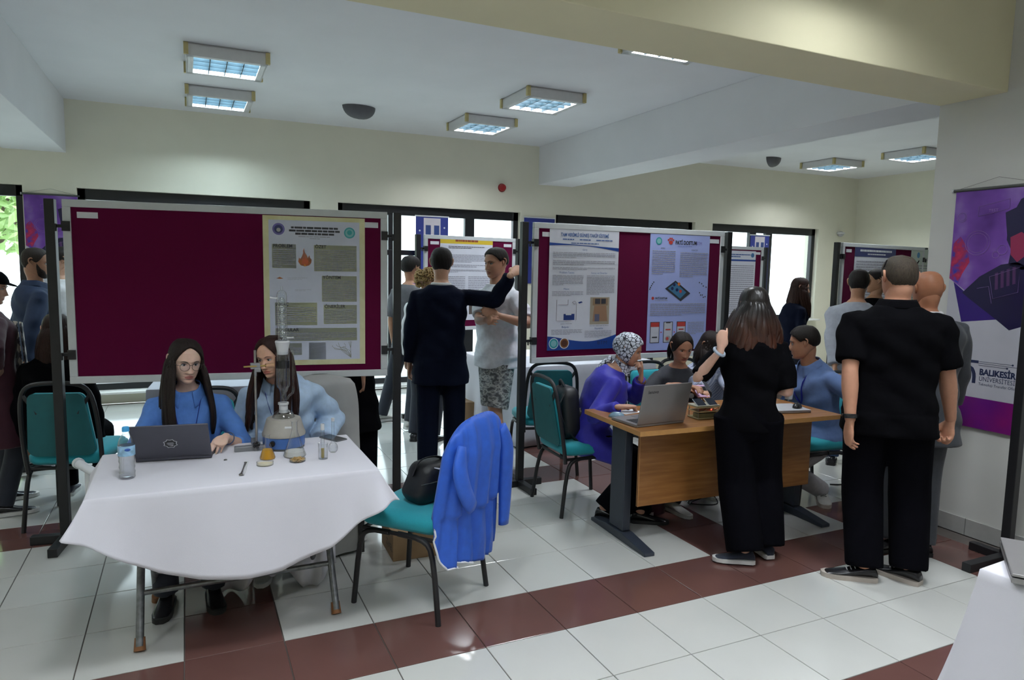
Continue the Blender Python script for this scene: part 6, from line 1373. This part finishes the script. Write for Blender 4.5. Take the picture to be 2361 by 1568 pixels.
# --- right poster on the second board
Q = poster_on(b2, [(1500, 537), (1637, 546), (1560, 806)], 'lilac-blue poster with a tablet and phone pictures, right on its board', C('lilac_blue', (.42, .49, .88), .28))
m_redp = C('red', (.55, .06, .05))
Q.disc(.14, .060, .030, ptl); Q.disc(.14, .060, .021, C('pale_teal', (.25, .55, .56)), layer=3)
Q.disc(.335, .068, .020, m_redp, asp=.8); [Q.disc(.335+dx, .040+dz, .0085, m_redp) for dx, dz in ((-.04, .008), (-.015, -.004), (.015, -.004), (.04, .008))]
Q.text(.41, .082, .042, 'PATİ DOSTUM', m_ink2, squeeze=.80, bold=.0015); Q.lines(.45, .094, .69, .102, 1, C('mid_blue', (.16, .20, .5)), fill=.5, ragged=False); Q.text(.76, .082, .036, 'BTM', C('violet', (.20, .16, .5)), squeeze=.9)
Q.text(.21, .125, .016, 'AMAÇ', m_ink2, 'CENTER'); Q.text(.74, .135, .016, 'YÖNTEM', m_ink2, 'CENTER'); Q.lines(.04, .135, .42, .345, 12, m_ink, fill=.40); Q.lines(.50, .145, .97, .365, 13, m_ink, fill=.40)
Q.poly([(.27, .465), (.44, .395), (.70, .505), (.54, .575)], m_ink2, 'tablet'); Q.poly([(.315, .463), (.44, .411), (.63, .497), (.53, .552)], C('screen_blue', (.06, .20, .36)), 'tablet', 2)
for x, z, m in [(.42, .43, pnv), (.39, .463, pnv), (.47, .475, pnv), (.50, .425, por), (.53, .487, m_redp)]: Q.disc(x, z, .014, m, 'icon', 3)
q = MB(); Q.k = 2
for x, z in [(.02, .47), (.03, .455), (.045, .44), (.06, .425), (.08, .41), (.85, .41), (.89, .42), (.92, .44), (.97, .45), (.86, .50), (.88, .52), (.91, .52), (.93, .54), (.96, .535)]: c_ = Vector(Q.P(x, z)); q.add([c_+Vector((.006*math.cos(a), 0, .006*math.sin(a))) for a in np.linspace(0, 6.283, 9)[:-1]], [tuple(range(8))[::-1]])
q.build('paw_dots', m_ink2, Q.t, False)
Q.disc(.075, .548, .013, m_redp); Q.text(.115, .556, .022, 'PATİ DOSTUM', m_ink2, squeeze=.82, bold=.0008); Q.lines(.115, .564, .32, .572, 1, m_ink, fill=.5, ragged=False)
Q.lines(.04, .590, .97, .700, 7, m_ink, fill=.42)
for i, x in enumerate((.05, .27, .49)):
    Q.rect(x, .752, x+.155, .935, m_ink2, 'phone_outline'); Q.rect(x+.010, .757, x+.145, .930, C('phone_white', (.62, .63, .70)), 'phone_screen', 2)
    if i != 1: Q.rect(x+.010, .757, x+.145, .795, m_redp, 'phone_header', 3)
    else: Q.rect(x+.04, .757, x+.115, .765, m_ink2, 'phone_header', 3); Q.disc(x+.08, .90, .03, C('grey_disc', (.4, .4, .42)), 'phone_picture', 3, .8); Q.disc(x+.07, .90, .014, m_redp, 'phone_picture', 4)
    Q.rect(x+.035, .815 if i else .880, x+.12, .826 if i else .890, m_redp if i else m_ink2, 'phone_button', 4)
    if i < 2: Q.poly([(x+.175, .835), (x+.20, .843), (x+.175, .851)], m_redp, 'arrow', 2)
Q.lines(.68, .755, .96, .87, 8, m_ink, fill=.4)
# --- posters on the far boards
Q = poster_on(b3, [(1015, 546), (1136, 551)], 'white poster with a yellow heading on the board behind the suited man', C('poster_white', (.74, .76, .84), .28), h=.92)
Q.rect(0, 0, 1, .075, C('yellow', (.72, .52, .05)), 'heading_band'); Q.lines(.28, .02, .72, .055, 1, C('brown_red', (.30, .08, .04)), 3, .7, False, 'title_line'); Q.lines(.15, .10, .85, .135, 2, m_ink2, fill=.4)
for z0, z1, k in [(.20, .30, 6), (.32, .36, 2), (.38, .42, 3)]: Q.lines(.04, z0, .96, z1, k, m_ink, fill=.45)
Q.lines(.04, .46, .47, .80, 16, m_ink, fill=.42); Q.lines(.53, .46, .96, .72, 12, m_ink, fill=.42); Q.rect(.55, .75, .85, .93, C('photo_grey', (.10, .08, .07)), 'photograph'); Q.disc(.68, .84, .04, C('photo_rust', (.25, .10, .05)), 'photograph')
Q = poster_on(b4, [(1680, 577), (1743, 580)], 'pale poster with a blue line on the far board behind the woman in black', C('poster_white', (.74, .76, .84), .28), h=.92)
Q.rect(0, .125, 1, .15, bl, 'blue_wave'); Q.lines(.1, .04, .8, .10, 2, m_blueink, fill=.5); Q.disc(.88, .06, .03, C('leaf_blue', (.05, .16, .36)), 'emblem'); Q.lines(.05, .20, .95, .92, 24, m_ink, fill=.42)
Q = poster_on(b5, [(1972, 568), (2066, 573)], 'poster with a navy heading on the board behind the grey blazer', C('poster_white', (.74, .76, .84), .28), h=.92)
Q.rect(-.0, 0, 1, .12, C('navy_head', (.03, .04, .16)), 'heading_band'); Q.lines(.12, .03, .9, .062, 1, pwh, 3, .75, False, 'title_line'); Q.lines(.3, .075, .75, .10, 1, pwh, 3, .6, False); Q.lines(.05, .16, .95, .90, 22, m_ink, fill=.42)
Q = poster_on(b5, [(2102, 573), (2200, 580)], 'pale green poster beside the wall on the same board as the navy-headed one', C('pale_green', (.55, .64, .56), .3), h=.92)
Q.disc(.16, .08, .035, C('water_blue', (.08, .30, .55)), 'emblem'); Q.text(.42, .09, .05, 'BAĞLAM', m_ink2, squeeze=.8) if False else Q.lines(.42, .05, .78, .085, 1, m_ink2, 3, .8, False, 'title_line'); Q.lines(.3, .11, .9, .15, 2, m_ink, fill=.4); Q.lines(.08, .2, .92, .9, 20, m_ink, fill=.42)
# ---------------------------------------------------------------- banners
m_purple = ramp_mat('print_purple_glow', 'ShaderNodeTexNoise', [(.3, (.085, .02, .20)), (.5, (.17, .06, .36)), (.7, (.32, .22, .52))], rough=.35, scale=3.5, const=False)
m_violet = C('deep_violet', (.030, .008, .16), .3); m_shadow = C('night_blue', (.012, .008, .05), .3); m_hand = ramp_mat('print_red_blue_glow', 'ShaderNodeTexNoise', [(.35, (.03, .05, .40)), (.5, (.35, .02, .09)), (.65, (.55, .03, .10))], rough=.35, scale=16, const=False)
m_mag = ramp_mat('print_violet_magenta', 'ShaderNodeTexNoise', [(.3, (.07, .01, .20)), (.7, (.28, .01, .14))], rough=.35, scale=2, const=False)
def banner(label, Mx, w=.50, h=1.49):
    Q = Poster('hanging_banner', label, 'banner', Mx, w, h, C('banner_white', (.50, .50, .55), .35), 'purple hanging banners', thick=.003)
    Q.poly([(0, 0), (1, 0), (1, .50), (.78, .555), (.0, .37)], m_purple, 'photo_print')
    Q.poly([(.06, .385), (.62, .535), (.20, .555)], m_violet, 'facet'); Q.poly([(.62, .535), (.78, .575), (1, .545), (1, .33), (.80, .30), (.62, .31), (.38, .36), (.18, .43), (.30, .46)], m_shadow, 'figure_body', 2)
    Q.poly([(.70, .315), (.72, .25), (.66, .21), (.66, .14), (.78, .05), (.96, .02), (1, .03), (1, .33), (.86, .33)], m_shadow, 'figure_head', 2); Q.poly([(.70, .20), (.82, .18), (.90, .20), (.90, .27), (.80, .30), (.72, .27)], C('face_red', (.28, .02, .08)), 'face', 3); Q.poly([(.62, .10), (.88, .06), (.92, .16), (.66, .19)], m_shadow, 'headset', 4)
    Q.poly([(.02, .22), (.10, .19), (.20, .24), (.24, .30), (.16, .35), (.12, .39), (.0, .37)], m_hand, 'hand', 2); q = MB(); Q.k = 5
    for fx, fz, r in [(.10, .11, .030), (.10, .11, .022), (.32, .22, .075), (.32, .22, .06), (.62, .25, .028), (.55, .27, .02)]: q.tube([Vector(Q.P(fx, fz))+Vector((r*math.cos(a), 0, r*math.sin(a))) for a in np.linspace(0, 6.283, 29)[:-1]], .0012, 4, closed=True)
    for pts in [[(.30, .07), (.66, .045), (.66, .085), (.30, .11), (.30, .07)], [(.50, .36), (.84, .32), (.84, .42), (.56, .45), (.50, .36)], [(.36, .41), (.50, .40), (.55, .47)]]: q.tube([Q.P(*p) for p in pts], .0012, 4)
    q.build('circuit_lines', C('line_lilac', (.30, .18, .45), .4), Q.t)
    for i in range(4): Q.poly([(.56+.065*i, .345-.008*i), (.595+.065*i, .341-.008*i), (.61+.065*i, .41-.008*i), (.575+.065*i, .414-.008*i)], C('chip_plum', (.09, .03, .12)), 'chip_print', 3)
    Q.text(.42, .092, .022, 'TEST', C('line_lilac', (.30, .18, .45), .4), squeeze=1.2)
    lg = C('logo_navy', (.015, .025, .075)); Q.text(.48, .770, .052, 'BALIKESİR', lg, squeeze=.88, bold=.0022); Q.text(.48, .796, .040, 'ÜNİVERSİTESİ', lg, squeeze=.82); Q.text(.48, .815, .024, 'Teknoloji Transfer Ofisi', lg, squeeze=.93)
    for x0, x1, z0, z1 in [(.14, .46, .712, .724), (.265, .305, .724, .81)]: Q.rect(x0, z0, x1, z1, lg, 'university_logo', 2)
    for sg, c0 in ((1, .20), (-1, .37)):
        q = MB(); Q.k = 2; q.tube([Q.P(c0+sg*-.05, .81), Q.P(c0+sg*-.045, .77), Q.P(c0, .745), Q.P(c0+sg*.045, .77), Q.P(c0+sg*.05, .81)], .011, 6, k=3, ell=.06, up=(0, 1, 0)); q.build('university_logo', lg, Q.t)
    q = MB(); Q.k = 2
    for i, e in enumerate((.86, .94, .80)): q.tube([Q.P(.46, .715+.008*i), Q.P(e, .715+.008*i)], .0012, 4); c_ = Vector(Q.P(e, .715+.008*i)); q.add([c_+Vector((.006*math.cos(a), 0, .006*math.sin(a))) for a in np.linspace(0, 6.283, 11)[:-1]], [tuple(range(10))[::-1]])
    q.build('logo_lines', lg, Q.t)
    Q.poly([(0, .87), (1, .87), (1, 1), (0, 1)], m_mag, 'lower_band')
    q = MB(); q.tube([(-.02, 0, h+.006), (w+.02, 0, h+.006)], .010, 10); q.build('top_rod', m_dark, Q.t); q = MB(); q.tube([(-.025, 0, h+.006), (-.015, 0, h+.006)], .013, 10); q.build('rod_cap', m_alu, Q.t); q = MB(); q.tube([(0, 0, h+.01), (w/2, .004, h+.07), (w, 0, h+.01)], .001, 4); q.build('cord', m_dark, Q.t)
    return Q
banner('purple banner with university lettering hanging on the right wall', T((WR-.014, .252, .705)) @ rz(D2(-90)))
banner('purple banner hanging between the two left windows', T((-2.72, BACK-.016, .86)))
def flag(u, label, w=.46, ztop=2.32, blueonly=False, y=BACK-.05):
    Q = Poster('hanging_banner', label, 'banner', T((u, y, ztop-.95)), w, .95, C('flag_blue', (.025, .04, .24), .5), 'blue hanging flags', thick=.002)
    if not blueonly:
        Q.rect(.24, .02, .76, .45, C('flag_white', (.62, .58, .62)), 'white_field'); 
        for x in (.30, .56): Q.poly([(x, .12), (x+.16, .12), (x+.16, .30), (x+.08, .36), (x, .30)], C('flag_navy', (.03, .06, .20)), 'shield', 2)
        for x, z in ((.12, .2), (.88, .15), (.88, .34), (.12, .5), (.88, .5)): Q.disc(x, z, .012, pwh, 'star')
    q = MB(); q.tube([(-.01, 0, .955), (w+.01, 0, .955)], .009, 8); q.build('top_rod', m_alu, Q.t)
flag(1.66, 'blue flag with a white field and two shields, in the middle window'); flag(7.56, 'blue flag with a white field and two shields, in the far right window', w=.42, ztop=2.28); flag(3.29, 'plain blue flag on the pier left of the second pinboard', w=.5, ztop=2.38, blueonly=True, y=BACK-.02)
# stand post at the right edge
t = thing('display_stand', 'bare black display stand at the right edge before the purple banner', 'stand', (3.16, -.34, 0))
q = MB(); q.box((0, 0, .95), (.05, .05, 1.9)); q.build('post', m_black, t, False, bevel=.003); q = MB(); q.box((-.12, 0, .025), (.50, .05, .05)); q.build('foot_bar', m_black, t, False, bevel=.003); q = MB(); q.box((0, -.0, .025), (.05, .40, .048)); q.build('cross_bar', m_black, t, False, bevel=.003)
